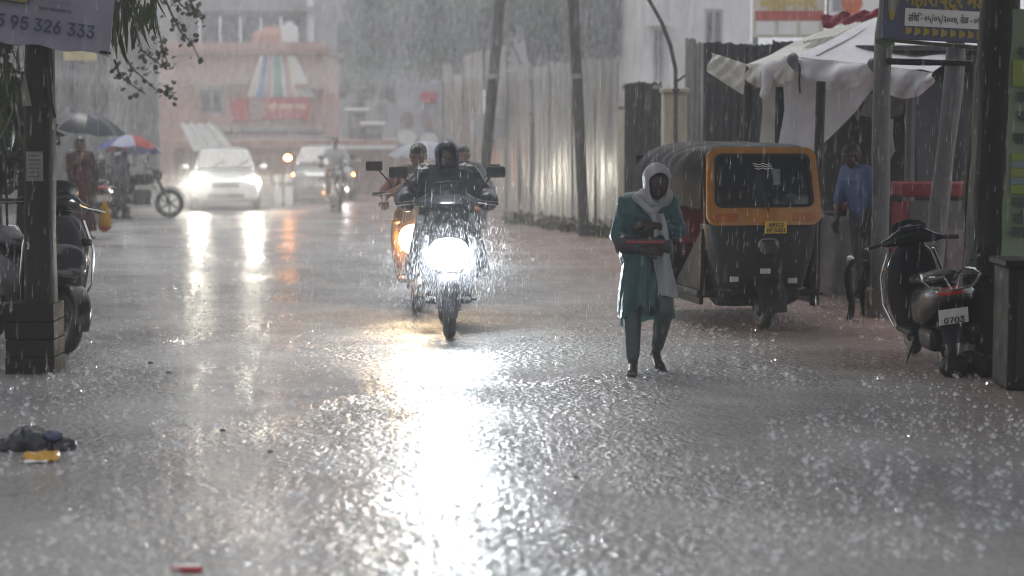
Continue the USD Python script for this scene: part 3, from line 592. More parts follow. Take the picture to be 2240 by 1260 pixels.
# ------------------------------------------------------------------ scooters, motorcycles, cars, the rickshaw
black_gloss = M('black_gloss', (0.008, 0.008, 0.009), 0.16, coat=0.25, spec=0.35, var=0.3, bump=0.12, bs=140)
black_plastic = M('black_plastic', (0.010, 0.010, 0.011), 0.42, spec=0.25, var=0.3, bump=0.1, bs=120)
grey_gloss = M('grey_gloss', (0.045, 0.047, 0.053), 0.2, 0.3, coat=0.6, var=0.2, bump=0.1, bs=130)
gold_paint = M('gold_paint', (0.20, 0.10, 0.04), 0.25, 0.4, coat=0.5, var=0.2, bump=0.1, bs=130)
rubber = M('tyre_rubber', (0.014, 0.014, 0.014), 0.5, var=0.4, bump=0.3, bs=90)
alloy = M('alloy', (0.10, 0.10, 0.10), 0.4, 0.7)
chrome = M('chrome', (0.62, 0.62, 0.62), 0.14, 1.0, var=0.05)
seat_m = M('black_vinyl', (0.010, 0.010, 0.011), 0.33, spec=0.3, var=0.3, bump=0.25, bs=70)
red_lens = M('red_lens', (0.42, 0.02, 0.02), 0.12, var=0.15, coat=0.5)
amber_lens = M('amber_lens', (0.5, 0.16, 0.02), 0.12, var=0.15, coat=0.5)
clear_lens = M('clear_lens', (0.45, 0.46, 0.47), 0.1, 0.2, var=0.2, coat=0.6)
plate_w = M('number_plate', (0.55, 0.55, 0.54), 0.4, var=0.1); plate_y = M('yellow_plate', (0.58, 0.36, 0.03), 0.4, var=0.15)
ink = M('black_ink', (0.02, 0.02, 0.02), 0.5, var=0.1)
mirror_m = M('mirror_glass', (0.7, 0.72, 0.74), 0.03, 1.0, var=0.03)
def wheel(parent, c, R, w, spokes=5, name='wheel', rot=0.0):
    t = np.linspace(0, 2 * PI, 15)
    prof = np.column_stack([R - w / 2 + np.cos(t) * w / 2, np.sin(t) * w / 2])
    ty = part(parent, name, moved(lathe(prof[:, [0, 1]], 30, 'y'), c), rubber)
    ri = R - w * 0.92
    rim = lathe([(ri - 0.02, -w * 0.35), (ri + 0.012, -w * 0.4), (ri + 0.012, w * 0.4), (ri - 0.02, w * 0.35), (ri - 0.02, -w * 0.35)], 26, 'y')
    hub = lathe([(0, -w * 0.55), (0.045, -w * 0.5), (0.045, w * 0.5), (0, w * 0.55)], 14, 'y')
    sp = [moved(rbox((0, 0, ri / 2), (0.03, w * 0.3, ri - 0.02), 0.006, seg=4), ry=k * 2 * PI / spokes + rot) for k in range(spokes)]
    part(ty, 'rim', moved(cat(rim, hub, *sp), c), alloy)
    return ty
def yloft(secs, e=2.4, n=18):
    return loft([sring((x, y, z), (1, 0, 0), (0, 0, 1), a, b, e, n) for y, x, z, a, b in secs])
def zloft(secs, tilt=0.38, e=2.6, n=24):
    """Sections (z, x, half width, half thickness) across a raked panel."""
    return loft([sring((x, 0, z), (0, 1, 0), (math.cos(tilt), 0, math.sin(tilt)), w, t, e, n) for z, x, w, t in secs])
def lens_on(c, w, h, t, tilt, e=3.0, n=24):
    u, v, d = V(0, 1, 0), V(-math.sin(tilt), 0, math.cos(tilt)), V(math.cos(tilt), 0, math.sin(tilt)); c = V(*c)
    return loft([sring(c - d * t, u, v, w, h, e, n), sring(c + d * t * 0.3, u, v, w * 0.96, h * 0.96, e, n), sring(c + d * t, u, v, w * 0.7, h * 0.7, e, n)])
def scooter(name, label, loc, heading, paint, lean=0.0, lights=None, plate=None, guard=False, rack=True, mirrors=True, group=None, scale=None, steer=0.0, tail_on=False, trim=None):
    b = thing(name, label, 'scooter', loc, heading, group=group, lean=lean, scale=scale)
    trim = trim or black_plastic
    wheel(b, (0.66, 0, 0.225), 0.225, 0.10, name='front_wheel'); wheel(b, (-0.62, 0, 0.225), 0.225, 0.10, name='rear_wheel', rot=0.3)
    an = np.linspace(-0.15, 2.3, 14)
    part(b, 'front_fender', loft([sring((0.66 + 0.265 * math.cos(a), 0, 0.225 + 0.265 * math.sin(a)), (0, 1, 0), (math.cos(a), 0, math.sin(a)), 0.075 * (0.55 + 0.45 * math.sin(max(0.1, min(a + 0.5, 2.6)))), 0.018, 2.2, 12) for a in an]), paint)
    part(b, 'fork', [tube([(0.66, s * 0.075, 0.22), (0.50, s * 0.06, 0.62)], 0.02) for s in (-1, 1)], alloy, kind=None) if False else None
    for s in (-1, 1): part(b, 'fork_leg', tube([(0.66, s * 0.075, 0.22), (0.50, s * 0.06, 0.62)], 0.02), alloy)
    part(b, 'apron', zloft([(0.27, 0.40, 0.13, 0.03), (0.33, 0.43, 0.19, 0.055), (0.48, 0.44, 0.225, 0.07), (0.66, 0.43, 0.24, 0.08), (0.82, 0.39, 0.225, 0.075), (0.94, 0.34, 0.18, 0.055), (1.0, 0.31, 0.12, 0.03)]), paint)
    part(b, 'nose_panel', zloft([(0.42, 0.52, 0.03, 0.03), (0.47, 0.54, 0.075, 0.06), (0.58, 0.53, 0.135, 0.075), (0.72, 0.48, 0.165, 0.07), (0.86, 0.43, 0.15, 0.055), (0.95, 0.38, 0.09, 0.03)]), trim if lights else paint)
    hl = part(b, 'headlight', lens_on((0.565, 0, 0.655), 0.135 if not lights else 0.16, 0.085 if not lights else 0.135, 0.03, 0.38, 3.0 if not lights else 2.3), lights or clear_lens)
    for s in (-1, 1):
        part(b, 'indicator', ell((0.475, s * 0.185, 0.80), (0.03, 0.045, 0.03)), amber_lens if not lights else trim)
    cw = part(b, 'handlebar_cowl', yloft([(-0.27, 0.25, 1.045, 0.02, 0.018), (-0.2, 0.27, 1.05, 0.05, 0.045), (-0.10, 0.31, 1.085, 0.085, 0.075), (0, 0.33, 1.10, 0.10, 0.09), (0.10, 0.31, 1.085, 0.085, 0.075), (0.2, 0.27, 1.05, 0.05, 0.045), (0.27, 0.25, 1.045, 0.02, 0.018)]), paint)
    part(cw, 'visor', moved(yloft([(-0.15, 0.33, 1.14, 0.012, 0.03), (-0.10, 0.37, 1.155, 0.02, 0.055), (0, 0.39, 1.16, 0.025, 0.065), (0.10, 0.37, 1.155, 0.02, 0.055), (0.15, 0.33, 1.14, 0.012, 0.03)])), trim)
    part(cw, 'dash', rbox((0.25, 0, 1.15), (0.1, 0.22, 0.05), 0.02), black_plastic)
    for s in (-1, 1):
        part(b, 'grip', tube([(0.25, s * 0.26, 1.045), (0.20, s * 0.40, 1.03)], 0.019), rubber)
        part(b, 'brake_lever', tube([(0.29, s * 0.24, 1.04), (0.31, s * 0.31, 1.035), (0.26, s * 0.41, 1.025)], 0.008, 6), chrome)
        if mirrors:
            mm = part(b, 'mirror', rbox((0.20, s * 0.39, 1.285), (0.035, 0.15, 0.09), 0.017, rz=-s * 0.12), black_plastic)
            part(mm, 'mirror_glass', rbox((0.179, s * 0.388, 1.285), (0.006, 0.13, 0.072), 0.002, rz=-s * 0.12), mirror_m)
            part(mm, 'mirror_stem', tube([(0.25, s * 0.23, 1.06), (0.25, s * 0.25, 1.14), (0.21, s * 0.35, 1.25)], 0.008, 6), black_plastic)
    part(b, 'floorboard', rbox((0.2, 0, 0.285), (0.52, 0.38, 0.07), 0.03), trim)
    part(b, 'body_panel', xloft([(0.02, 0.09, 0.30, 0.60), (-0.12, 0.165, 0.30, 0.69), (-0.36, 0.195, 0.36, 0.73), (-0.66, 0.17, 0.46, 0.76), (-0.92, 0.10, 0.60, 0.76), (-1.0, 0.05, 0.65, 0.73)]), paint)
    part(b, 'seat', xloft([(0.03, 0.08, 0.70, 0.75), (-0.06, 0.13, 0.69, 0.79), (-0.35, 0.155, 0.72, 0.80), (-0.52, 0.15, 0.735, 0.825), (-0.62, 0.14, 0.745, 0.86), (-0.82, 0.115, 0.76, 0.865), (-0.89, 0.06, 0.78, 0.83)]), seat_m)
    tl = part(b, 'tail_light', rbox((-0.985, 0, 0.705), (0.07, 0.21, 0.07), 0.025), lamp('tail_glow', (1.0, 0.05, 0.03), 0.9) if tail_on else red_lens)
    for s in (-1, 1): part(b, 'rear_indicator', ell((-0.95, s * 0.15, 0.69), (0.035, 0.05, 0.03)), clear_lens)
    an = np.linspace(0.9, 3.0, 12)
    part(b, 'rear_fender', loft([sring((-0.62 + 0.27 * math.cos(a), 0, 0.225 + 0.27 * math.sin(a)), (0, 1, 0), (math.cos(a), 0, math.sin(a)), 0.085, 0.014, 2.4, 10) for a in an]), black_plastic)
    part(b, 'engine', rbox((-0.45, 0.07, 0.27), (0.42, 0.16, 0.19), 0.05), black_plastic)
    ex = part(b, 'exhaust', tube([(-0.15, -0.13, 0.22), (-0.42, -0.15, 0.22), (-0.5, -0.17, 0.26), (-0.88, -0.19, 0.36)], [0.018, 0.02, 0.055, 0.05], 12), black_plastic)
    part(ex, 'heat_shield', tube([(-0.55, -0.185, 0.285), (-0.8, -0.20, 0.35)], [0.05, 0.047], 12), alloy)
    pl = part(b, 'number_plate', rbox((-0.99, 0, 0.50), (0.012, 0.24, 0.13), 0.004, ry=-0.25), plate_w)
    if plate:
        for i, (t_, h, z) in enumerate(plate):
            tx = moved(stand(letters(t_, h, 0.003, False, True), 0.21), rz=-PI / 2); tx = moved(tx, ry=-0.25 * 0 ); tx = moved(tx, (0, 0, z), ry=-0.25)
            part(pl, 'lettering', moved(tx, (-0.998, 0, 0.50)), ink, False)
    if rack:
        R_ = [[(-0.62, s * 0.16, 0.80), (-0.78, s * 0.19, 0.86), (-0.98, s * 0.22, 0.86), (-1.07, s * 0.24, 0.83)] for s in (-1, 1)]
        for q in R_: part(b, 'rack_side', tube(q, 0.011, 8), chrome)
        part(b, 'rack_hoop', tube([(-1.07, -0.24, 0.83), (-1.10, -0.16, 0.74), (-1.11, 0, 0.725), (-1.10, 0.16, 0.74), (-1.07, 0.24, 0.83)], 0.010, 8), chrome)
        for s in (-1, 1):
            part(b, 'rack_bar', tube([(-1.07, s * 0.24, 0.83), (-1.075, s * 0.06, 0.835), (-1.11, s * 0.015, 0.725)], 0.008, 8), chrome)
    if guard:
        for s in (-1, 1): part(b, 'leg_guard', tube([(0.36, s * 0.2, 0.95), (0.42, s * 0.27, 0.75), (0.44, s * 0.275, 0.5), (0.36, s * 0.22, 0.31)], 0.011, 8), chrome)
    part(b, 'side_stand', tube([(-0.02, 0.12, 0.26), (-0.06, 0.24, 0.03 if lean else 0.24)], 0.011, 6), black_plastic)
    return b
def motorcycle(name, label, loc, heading, paint, lean=0.0, light=None, group=None):
    b = thing(name, label, 'motorcycle', loc, heading, group=group, lean=lean)
    wheel(b, (0.66, 0, 0.30), 0.30, 0.09, 6, 'front_wheel'); wheel(b, (-0.62, 0, 0.30), 0.30, 0.10, 6, 'rear_wheel')
    an = np.linspace(0.3, 2.4, 12)
    part(b, 'front_fender', loft([sring((0.66 + 0.33 * math.cos(a), 0, 0.30 + 0.33 * math.sin(a)), (0, 1, 0), (math.cos(a), 0, math.sin(a)), 0.06, 0.012, 2.2, 10) for a in an]), paint)
    an = np.linspace(0.5, 2.7, 12)
    part(b, 'rear_fender', loft([sring((-0.62 + 0.34 * math.cos(a), 0, 0.30 + 0.34 * math.sin(a)), (0, 1, 0), (math.cos(a), 0, math.sin(a)), 0.075, 0.012, 2.2, 10) for a in an]), black_plastic)
    for s in (-1, 1): part(b, 'fork_leg', tube([(0.66, s * 0.08, 0.30), (0.36, s * 0.08, 0.95)], 0.021), alloy)
    part(b, 'tank', xloft([(0.36, 0.06, 0.72, 0.86), (0.22, 0.14, 0.68, 0.93), (0.0, 0.145, 0.68, 0.93), (-0.14, 0.09, 0.70, 0.84)]), paint)
    part(b, 'seat', xloft([(-0.08, 0.09, 0.74, 0.80), (-0.3, 0.13, 0.74, 0.81), (-0.6, 0.13, 0.76, 0.85), (-0.86, 0.08, 0.80, 0.87)]), seat_m)
    part(b, 'side_panel', xloft([(-0.05, 0.08, 0.46, 0.72), (-0.3, 0.12, 0.48, 0.73), (-0.6, 0.11, 0.6, 0.76), (-0.95, 0.05, 0.72, 0.80)]), paint)
    part(b, 'engine', rbox((0.1, 0, 0.42), (0.4, 0.26, 0.32), 0.06), M('engine_grey', (0.10, 0.10, 0.10), 0.4, 0.6, var=0.4, vs=20))
    part(b, 'exhaust', tube([(0.28, -0.1, 0.4), (0.25, -0.12, 0.25), (-0.1, -0.15, 0.24), (-0.3, -0.17, 0.28), (-0.95, -0.18, 0.38)], [0.02, 0.02, 0.022, 0.045, 0.045], 10), chrome)
    part(b, 'handlebar', tube([(0.22, -0.38, 1.03), (0.30, -0.2, 1.04), (0.33, 0, 0.99), (0.30, 0.2, 1.04), (0.22, 0.38, 1.03)], 0.013, 8), black_plastic)
    part(b, 'headlight_fairing', xloft([(0.34, 0.10, 0.82, 1.02), (0.44, 0.115, 0.78, 1.03), (0.52, 0.085, 0.80, 0.96)]), paint)
    part(b, 'headlight', lens_on((0.525, 0, 0.885), 0.075, 0.06, 0.02, 0.2), light or clear_lens)
    for s in (-1, 1):
        m_ = part(b, 'mirror', ell((0.20, s * 0.36, 1.22), (0.018, 0.07, 0.045)), black_plastic)
        part(m_, 'mirror_stem', tube([(0.26, s * 0.28, 1.04), (0.20, s * 0.35, 1.19)], 0.008, 6), black_plastic)
        part(b, 'indicator', ell((0.42, s * 0.19, 0.86), (0.03, 0.035, 0.025)), amber_lens)
        part(b, 'crash_guard', tube([(0.32, s * 0.05, 0.66), (0.36, s * 0.26, 0.6), (0.34, s * 0.27, 0.36), (0.3, s * 0.06, 0.28)], 0.013, 8), chrome)
    part(b, 'tail_light', rbox((-0.96, 0, 0.79), (0.06, 0.14, 0.06), 0.02), red_lens)
    part(b, 'number_plate', rbox((-0.97, 0, 0.6), (0.012, 0.2, 0.14), 0.004), plate_w)
    return b
def heading_to(px, Y, off=0.0):
    """Heading that faces the camera from there, turned by off towards the picture's right."""
    q = at(px, 255, Y); return math.atan2(-q[1], -q[0]) + off
car_white = M('car_white', (0.62, 0.63, 0.64), 0.2, coat=0.6, var=0.05, bump=0.05, bs=120)
car_silver = M('car_silver', (0.24, 0.26, 0.255), 0.25, 0.4, coat=0.5, var=0.06)
def car(name, label, loc, heading, paint, head=None, amber=None, fog=None, scale=1.0):
    b = thing(name, label, 'car', loc, heading, scale=scale)
    part(b, 'body', xloft([(1.84, 0.62, 0.34, 0.60), (1.80, 0.74, 0.26, 0.70), (1.6, 0.80, 0.21, 0.80), (1.15, 0.83, 0.20, 0.93), (0.7, 0.84, 0.20, 0.98), (-1.1, 0.84, 0.20, 1.0), (-1.6, 0.82, 0.22, 1.0), (-1.80, 0.74, 0.30, 0.95), (-1.85, 0.6, 0.4, 0.8)], 4.5, 28), paint)
    cabin = [(0.82, 0.72, 0.93, 0.97), (0.25, 0.655, 0.93, 1.36), (0.05, 0.64, 0.93, 1.45), (-0.5, 0.635, 0.93, 1.49), (-1.2, 0.62, 0.93, 1.45), (-1.55, 0.63, 0.93, 1.25), (-1.75, 0.66, 0.93, 1.0)]
    part(b, 'cabin', xloft(cabin, 4.0, 24), paint)
    wg = glass('car_glass', (0.55, 0.6, 0.6), (0.02, 0.025, 0.03), 0.75)
    def q4(a, b_, c, d): return hullpts([a, b_, c, d] + [V(*p) + V(-0.01, 0, -0.012) for p in (a, b_, c, d)])
    part(b, 'windscreen', q4((0.80, 0.64, 1.01), (0.80, -0.64, 1.01), (0.19, -0.56, 1.405), (0.19, 0.56, 1.405)), wg, False)
    for s in (-1, 1):
        part(b, 'side_window', hullpts([(x, s * (0.845 - 0.52 * (z - 0.93) * 0.75) + s * o, z) for x, z in ((0.5, 1.02), (0.1, 1.36), (-1.2, 1.38), (-1.45, 1.05)) for o in (-0.17, -0.16)]), wg, False)
        hh = part(b, 'headlight', loft([sring((1.70 - 0.02, s * 0.615, 0.66), (0, 1, 0), (-0.25, 0, 1), 0.19, 0.125, 2.8, 18), sring((1.765, s * 0.60, 0.66), (0, 1, 0), (-0.25, 0, 1), 0.18, 0.115, 2.8, 18), sring((1.785, s * 0.595, 0.66), (0, 1, 0), (-0.25, 0, 1), 0.12, 0.075, 2.8, 18)]), head or clear_lens)
        part(b, 'mirror', rbox((0.62, s * 0.93, 1.02), (0.1, 0.17, 0.12), 0.045), paint)
        part(b, 'indicator', rbox((1.70, s * 0.745, 0.70), (0.10, 0.10, 0.10), 0.045), amber or amber_lens)
        part(b, 'fog_lamp', moved(lathe([(0, -0.02), (0.055, -0.02), (0.06, 0.02), (0, 0.03)], 16, 'x'), (1.80, s * 0.56, 0.37)), (fog if s > 0 else None) or clear_lens)
    part(b, 'grille', rbox((1.83, 0, 0.60), (0.05, 0.62, 0.10), 0.02), black_plastic)
    part(b, 'lower_grille', rbox((1.825, 0, 0.36), (0.06, 0.85, 0.12), 0.03), black_plastic)
    part(b, 'number_plate', rbox((1.87, 0, 0.46), (0.015, 0.46, 0.11), 0.004), plate_w)
    part(b, 'bonnet_line', rbox((1.2, 0, 0.945), (0.02, 1.25, 0.012), 0.005), black_plastic)
    for x, nm in ((1.18, 'front_wheel'), (-1.15, 'rear_wheel')):
        for s in (-1, 1): wheel(b, (x, s * 0.75, 0.29), 0.29, 0.18, 7, nm)
    for s in (-0.3, 0.25): part(b, 'wiper', tube([(0.82, s, 1.0), (0.6, s + 0.3, 1.16)], 0.008, 5), black_plastic)
    return b
# --- the rickshaw
rick_yellow = M('rickshaw_yellow', (0.36, 0.14, 0.01), 0.3, coat=0.3, var=0.14, vs=3, grime=0.25)
rick_black = M('rickshaw_black', (0.010, 0.0105, 0.0105), 0.4, spec=0.22, var=0.35, vs=4, bump=0.1, bs=60, grime=0.2)
vinyl = M('hood_vinyl', (0.010, 0.0105, 0.0115), 0.5, spec=0.1, var=0.3, vs=6, bump=0.3, bs=22)
rick_red = M('rickshaw_red', (0.16, 0.016, 0.016), 0.45, var=0.25)
def facing(poly, holes, t, base, tilt):
    """A plate drawn in (y, height) along a plane leaning back by tilt, its foot at base (x, z)."""
    m = trimesh.creation.extrude_polygon(Polygon(poly, holes), t, engine='earcut')
    m.apply_transform(np.array([[0, 0, 1, 0], [1, 0, 0, 0], [0, 1, 0, 0], [0, 0, 0, 1.0]]))
    m.apply_transform(trimesh.transformations.rotation_matrix(-tilt, [0, 1, 0])); m.apply_translation((base[0], 0, base[1])); return m
def rrect(w0, w1, z0, z1, r, n=6):
    P = Polygon([(-w0, z0), (w0, z0), (w1, z1), (-w1, z1)]).buffer(-r).buffer(r, quad_segs=n); return list(P.exterior.coords)[:-1]
def rickshaw(label, loc, heading):
    b = thing('auto_rickshaw', label, 'auto rickshaw', loc, heading)
    base, tl = (0.93, 0.93), 0.2
    wheel(b, (0.95, 0, 0.21), 0.21, 0.11, 4, 'front_wheel')
    for s in (-1, 1): wheel(b, (-0.92, s * 0.54, 0.21), 0.21, 0.12, 4, 'rear_wheel')
    part(b, 'front_frame', facing(rrect(0.535, 0.50, 0.0, 0.70, 0.10), [rrect(0.455, 0.43, 0.165, 0.635, 0.06)], 0.05, base, tl), rick_yellow)
    part(b, 'window_seal', facing(rrect(0.462, 0.437, 0.158, 0.642, 0.065), [rrect(0.435, 0.41, 0.185, 0.615, 0.045)], 0.016, (base[0] + 0.048, base[1] + 0.01), tl), black_plastic)
    part(b, 'windscreen', facing(rrect(0.452, 0.427, 0.168, 0.632, 0.055), [], 0.006, (base[0] + 0.02, base[1]), tl), glass('rickshaw_glass', (0.6, 0.63, 0.63), (0.05, 0.055, 0.06), 0.12), False)
    st = []
    for k in range(3):
        st.append([( -0.085 + 0.17 * t + 0.01 * k, 0.555 - 0.02 * k + 0.006 * math.sin(t * 14 + k)) for t in np.linspace(0, 1, 12)])
    for q in st:
        up = [(y, z + 0.006) for y, z in q]; part(b, 'windscreen_sticker', facing(q + up[::-1], [], 0.002, (base[0] + 0.03, base[1]), tl), white_p, False)
    for s in (-1, 1):
        part(b, 'indicator', facing([(y + s * 0.36, z) for y, z in rrect(0.115, 0.10, 0.045, 0.115, 0.028)], [], 0.012, (base[0] + 0.048, base[1]), tl), M('dull_amber', (0.32, 0.085, 0.012), 0.2, var=0.3, vs=9))
    pl = part(b, 'number_plate', rbox((base[0] + 0.075, 0.09, 0.92), (0.014, 0.2, 0.11), 0.004), plate_y)
    part(pl, 'lettering', moved(stand(letters('MH12', 0.035, 0.003, False, True), 0.17), (base[0] + 0.084, 0.09, 0.944), rz=PI / 2), ink, False)
    part(pl, 'lettering', moved(stand(letters('RP 3481', 0.035, 0.003, False, True), 0.17), (base[0] + 0.084, 0.09, 0.895), rz=PI / 2), ink, False)
    ns = loft([sring((x, 0, z), (1, 0, 0), (0, 1, 0), a, w, 3.2, 28) for z, x, a, w in ((0.20, 0.60, 0.16, 0.34), (0.26, 0.66, 0.25, 0.40), (0.5, 0.72, 0.27, 0.45), (0.72, 0.75, 0.24, 0.50), (0.9, 0.76, 0.20, 0.525), (0.945, 0.76, 0.19, 0.53))])
    part(b, 'nose', ns, rick_black)
    hl = part(b, 'headlamp', lens_on((0.985, 0.03, 0.74), 0.09, 0.075, 0.03, 0.0), M('dark_lens', (0.05, 0.05, 0.055), 0.1, 0.5, coat=0.5))
    part(hl, 'headlamp_rim', moved(loft([sring((0, 0, 0), (0, 1, 0), (0, 0, 1), 0.1, 0.085, 3.2, 24), sring((0.02, 0, 0), (0, 1, 0), (0, 0, 1), 0.1, 0.085, 3.2, 24)]), (0.965, 0.03, 0.74)), chrome)
    an = np.linspace(-0.1, 2.6, 14)
    part(b, 'mudguard', loft([sring((0.95 + 0.265 * math.cos(a), 0, 0.21 + 0.265 * math.sin(a)), (0, 1, 0), (math.cos(a), 0, math.sin(a)), 0.13, 0.02, 2.4, 12) for a in an]), rick_black)
    for y, z, w in ((-0.28, 0.46, 0.08), (0.26, 0.44, 0.09), (0.0, 0.53, 0.1)): part(b, 'reflector', rbox((0.985 - 0.02 * (z < 0.5), y, z), (0.02, w, 0.05), 0.008), M('pale_reflector', (0.42, 0.40, 0.38), 0.3))
    part(b, 'bumper', tube([(0.82, -0.42, 0.36), (0.97, -0.3, 0.36), (1.0, 0, 0.36), (0.97, 0.3, 0.36), (0.82, 0.42, 0.36)], 0.018, 8), rick_black)
    part(b, 'floor', rbox((-0.2, 0, 0.32), (2.0, 1.16, 0.07), 0.02), rick_black)
    for s in (-1, 1):
        part(b, 'side_panel', hullpts([(x, s * y, z) for x, z in ((-0.42, 0.22), (-0.36, 0.86), (-1.25, 0.92), (-1.28, 0.36), (-1.0, 0.22)) for y in (0.60, 0.635)]), rick_black)
        part(b, 'front_side_panel', hullpts([(x, s * y, z) for x, z in ((0.74, 0.22), (0.80, 0.90), (0.45, 0.62), (0.0, 0.40), (0.0, 0.22)) for y in (0.50, 0.535)]), rick_black)
        part(b, 'front_post', tube([(0.86, s * 0.51, 0.95), (0.76, s * 0.52, 1.58)], 0.022, 8), rick_black)
        part(b, 'rear_post', tube([(-0.38, s * 0.6, 0.36), (-0.38, s * 0.6, 1.5)], 0.018, 8), rick_black)
        part(b, 'hand_rail', tube([(-0.38, s * 0.6, 0.98), (0.3, s * 0.57, 0.98), (0.36, s * 0.56, 0.9)], 0.012, 6), chrome)
    part(b, 'back_panel', wallp(-0.62, 0.62, 0.34, 1.52, [(-0.26, 0.26, 1.15, 1.40)], 0, 0.03).apply_transform(trimesh.transformations.rotation_matrix(PI / 2, [0, 0, 1])).apply_translation((-1.24, 0, 0)), rick_black, False)
    def hood(u, v):
        x = 0.80 - 2.06 * u; a = (v - 0.5) * 2
        n_ = np.sign(a) * np.abs(a) ** 0.9 * PI / 2
        y = 0.655 * np.sign(np.sin(n_)) * np.abs(np.sin(n_)) ** 0.55 * (1 - 0.18 * np.maximum(0, 1 - u / 0.12))
        sag = 0.028 * np.abs(np.sin(u * PI * 4)) ** 0.7
        z = 1.12 + (0.495 + sag - 0.10 * np.maximum(0, u - 0.8) / 0.2 - 0.035 * np.maximum(0, 1 - u / 0.1)) * np.abs(np.cos(n_)) ** 0.42
        drop = np.clip((np.abs(a) - 0.93) / 0.07, 0, 1)
        z = z - drop * np.where(u > 0.55, 0.24, 0.0) - 0.03 * drop + 0.012 * np.sin(u * 43 + a * 9)
        return np.stack([x, y, z], -1)
    part(b, 'hood', grid(hood, 44, 33, 0.012), vinyl, True)
    for k in range(4):
        u = 0.02 + k * 0.25; P = hood(np.full(17, u), np.linspace(0.04, 0.96, 17)); P[:, 2] -= 0.035; P[:, 1] *= 0.97
        part(b, 'hood_bow', tube(P, 0.013, 6), rick_black)
    part(b, 'passenger_seat', rbox((-0.85, 0, 0.62), (0.5, 1.1, 0.14), 0.05), rick_red)
    part(b, 'seat_back', rbox((-1.1, 0, 0.98), (0.12, 1.12, 0.48), 0.05), rick_red)
    part(b, 'driver_seat', rbox((-0.02, 0, 0.62), (0.34, 0.6, 0.12), 0.05), seat_m)
    part(b, 'driver_back', rbox((-0.24, 0, 0.88), (0.07, 0.9, 0.34), 0.03), rick_red)
    part(b, 'handlebar', tube([(0.52, -0.34, 1.0), (0.6, -0.15, 1.03), (0.62, 0, 1.0), (0.6, 0.15, 1.03), (0.52, 0.34, 1.0)], 0.016, 8), black_plastic)
    part(b, 'steering_column', tube([(0.62, 0, 1.0), (0.8, 0, 0.5)], 0.03, 8), black_plastic)
    wp = part(b, 'wiper', tube([(1.0, 0.02, 1.06), (0.945, -0.01, 1.23)], 0.008, 6), black_plastic)
    part(b, 'mirror', rbox((0.82, 0.11, 1.36), (0.02, 0.15, 0.15), 0.004, ry=-0.13), mirror_m)
    part(b, 'mirror_arm', tube([(0.79, 0.11, 1.43), (0.79, 0.11, 1.58)], 0.007, 6), black_plastic)
    return b
cold_lamp = lamp('headlight_white', (0.88, 0.95, 1.0), 200.0)
warm_lamp = lamp('headlight_warm', (1.0, 0.72, 0.42), 90.0)
car_lamp = lamp('car_headlight', (1.0, 0.93, 0.76), 230.0)
amber_lamp = lamp('amber_glow', (1.0, 0.30, 0.04), 90.0)
far_lamp = lamp('fog_lamp_white', (1.0, 0.95, 0.9), 600.0)
# main scooter (its rider is built with the people)
MS = gnd(965, 744) + V(0.02, 0.88, 0); MS[2] = 0; MS_H = heading_to(965, 17.6, 0.03)
scooter('scooter', 'dark grey scooter with its white headlight blazing, ridden towards the camera', MS, MS_H, grey_gloss, lights=cold_lamp, rack=False, scale=1.1)
GS = at(914, 255, 20.6) * V(1, 1, 0); GS_H = heading_to(914, 20.6, -0.02)
scooter('scooter', 'golden brown scooter half hidden behind the dark grey scooter', GS, GS_H, gold_paint, lights=warm_lamp, rack=False, scale=1.1, trim=gold_paint)
TS = at(1012, 255, 25.0) * V(1, 1, 0); TS_H = heading_to(1012, 25.0, -0.05)
scooter('scooter', 'dark scooter almost wholly hidden behind the hooded rider', TS, TS_H, black_gloss, rack=False)
PS = gnd(2078, 812); PS_H = PI / 2 + 0.03
scooter('scooter', 'black scooter parked under the sign frame, seen from behind with silver rear rack', PS + V(-0.02, 0.56, 0), PS_H, black_gloss, lean=-0.13, plate=[('MH 12', 0.03, 0.03), ('0703', 0.05, -0.03)], guard=True, mirrors=False, scale=0.9)
LS = at(78, 255, 16.9) * V(1, 1, 0); LS_H = math.atan2(-0.80, 0.6)
scooter('scooter', 'black scooter parked behind the dark post on the left, facing the road', LS + V(-0.15, 0.1, 0), LS_H, black_gloss, lean=-0.12, guard=True, lights=M('smoked_lens', (0.02, 0.02, 0.022), 0.1, coat=0.4), mirrors=False, scale=1.14)
# far parked two wheelers on the left
def far(px, Y, dz=0): q = at(px, 255, Y); return V(q[0], q[1], gz(q[1]) + dz)
motorcycle('motorcycle', 'dark motorcycle parked side on, its wheel against the car glare', far(298, 42.5), 0.3, black_gloss, lean=-0.1)
scooter('scooter', 'grey scooter parked tail first near the red umbrella, rightmost of the two', far(272, 44.5), PI / 2 + 0.25, grey_gloss, lean=-0.1, rack=False)
scooter('scooter', 'pale tailed scooter parked beside the woman with the shopping bags', far(228, 40.5), PI / 2 + 0.2, black_gloss, lean=-0.1, rack=False)
# cars
CP = far(489, 48.6)
car('car', 'white hatchback with dazzling headlights driving towards the camera', CP, heading_to(489, 48.6, 0.02), car_white, head=car_lamp, scale=0.97)
CP2 = far(706, 53.5)
car('car', 'pale car with two amber lamps lit, half hidden behind the far motorcyclist', CP2, heading_to(706, 53.5, 0.0), car_silver, amber=amber_lamp, fog=far_lamp, scale=0.97)
FM = far(733, 46.8); FM_H = heading_to(733, 46.8, 0.10)
motorcycle('motorcycle', 'dark motorcycle ridden towards the camera by the white shirted rider', FM, FM_H, black_gloss)
RK = gnd(1670, 722); RK_H = -PI / 2 + 0.19
rickshaw('black auto rickshaw with a yellow windscreen frame parked on the right of the road', RK - V(math.cos(RK_H), math.sin(RK_H), 0) * 0.95, RK_H)
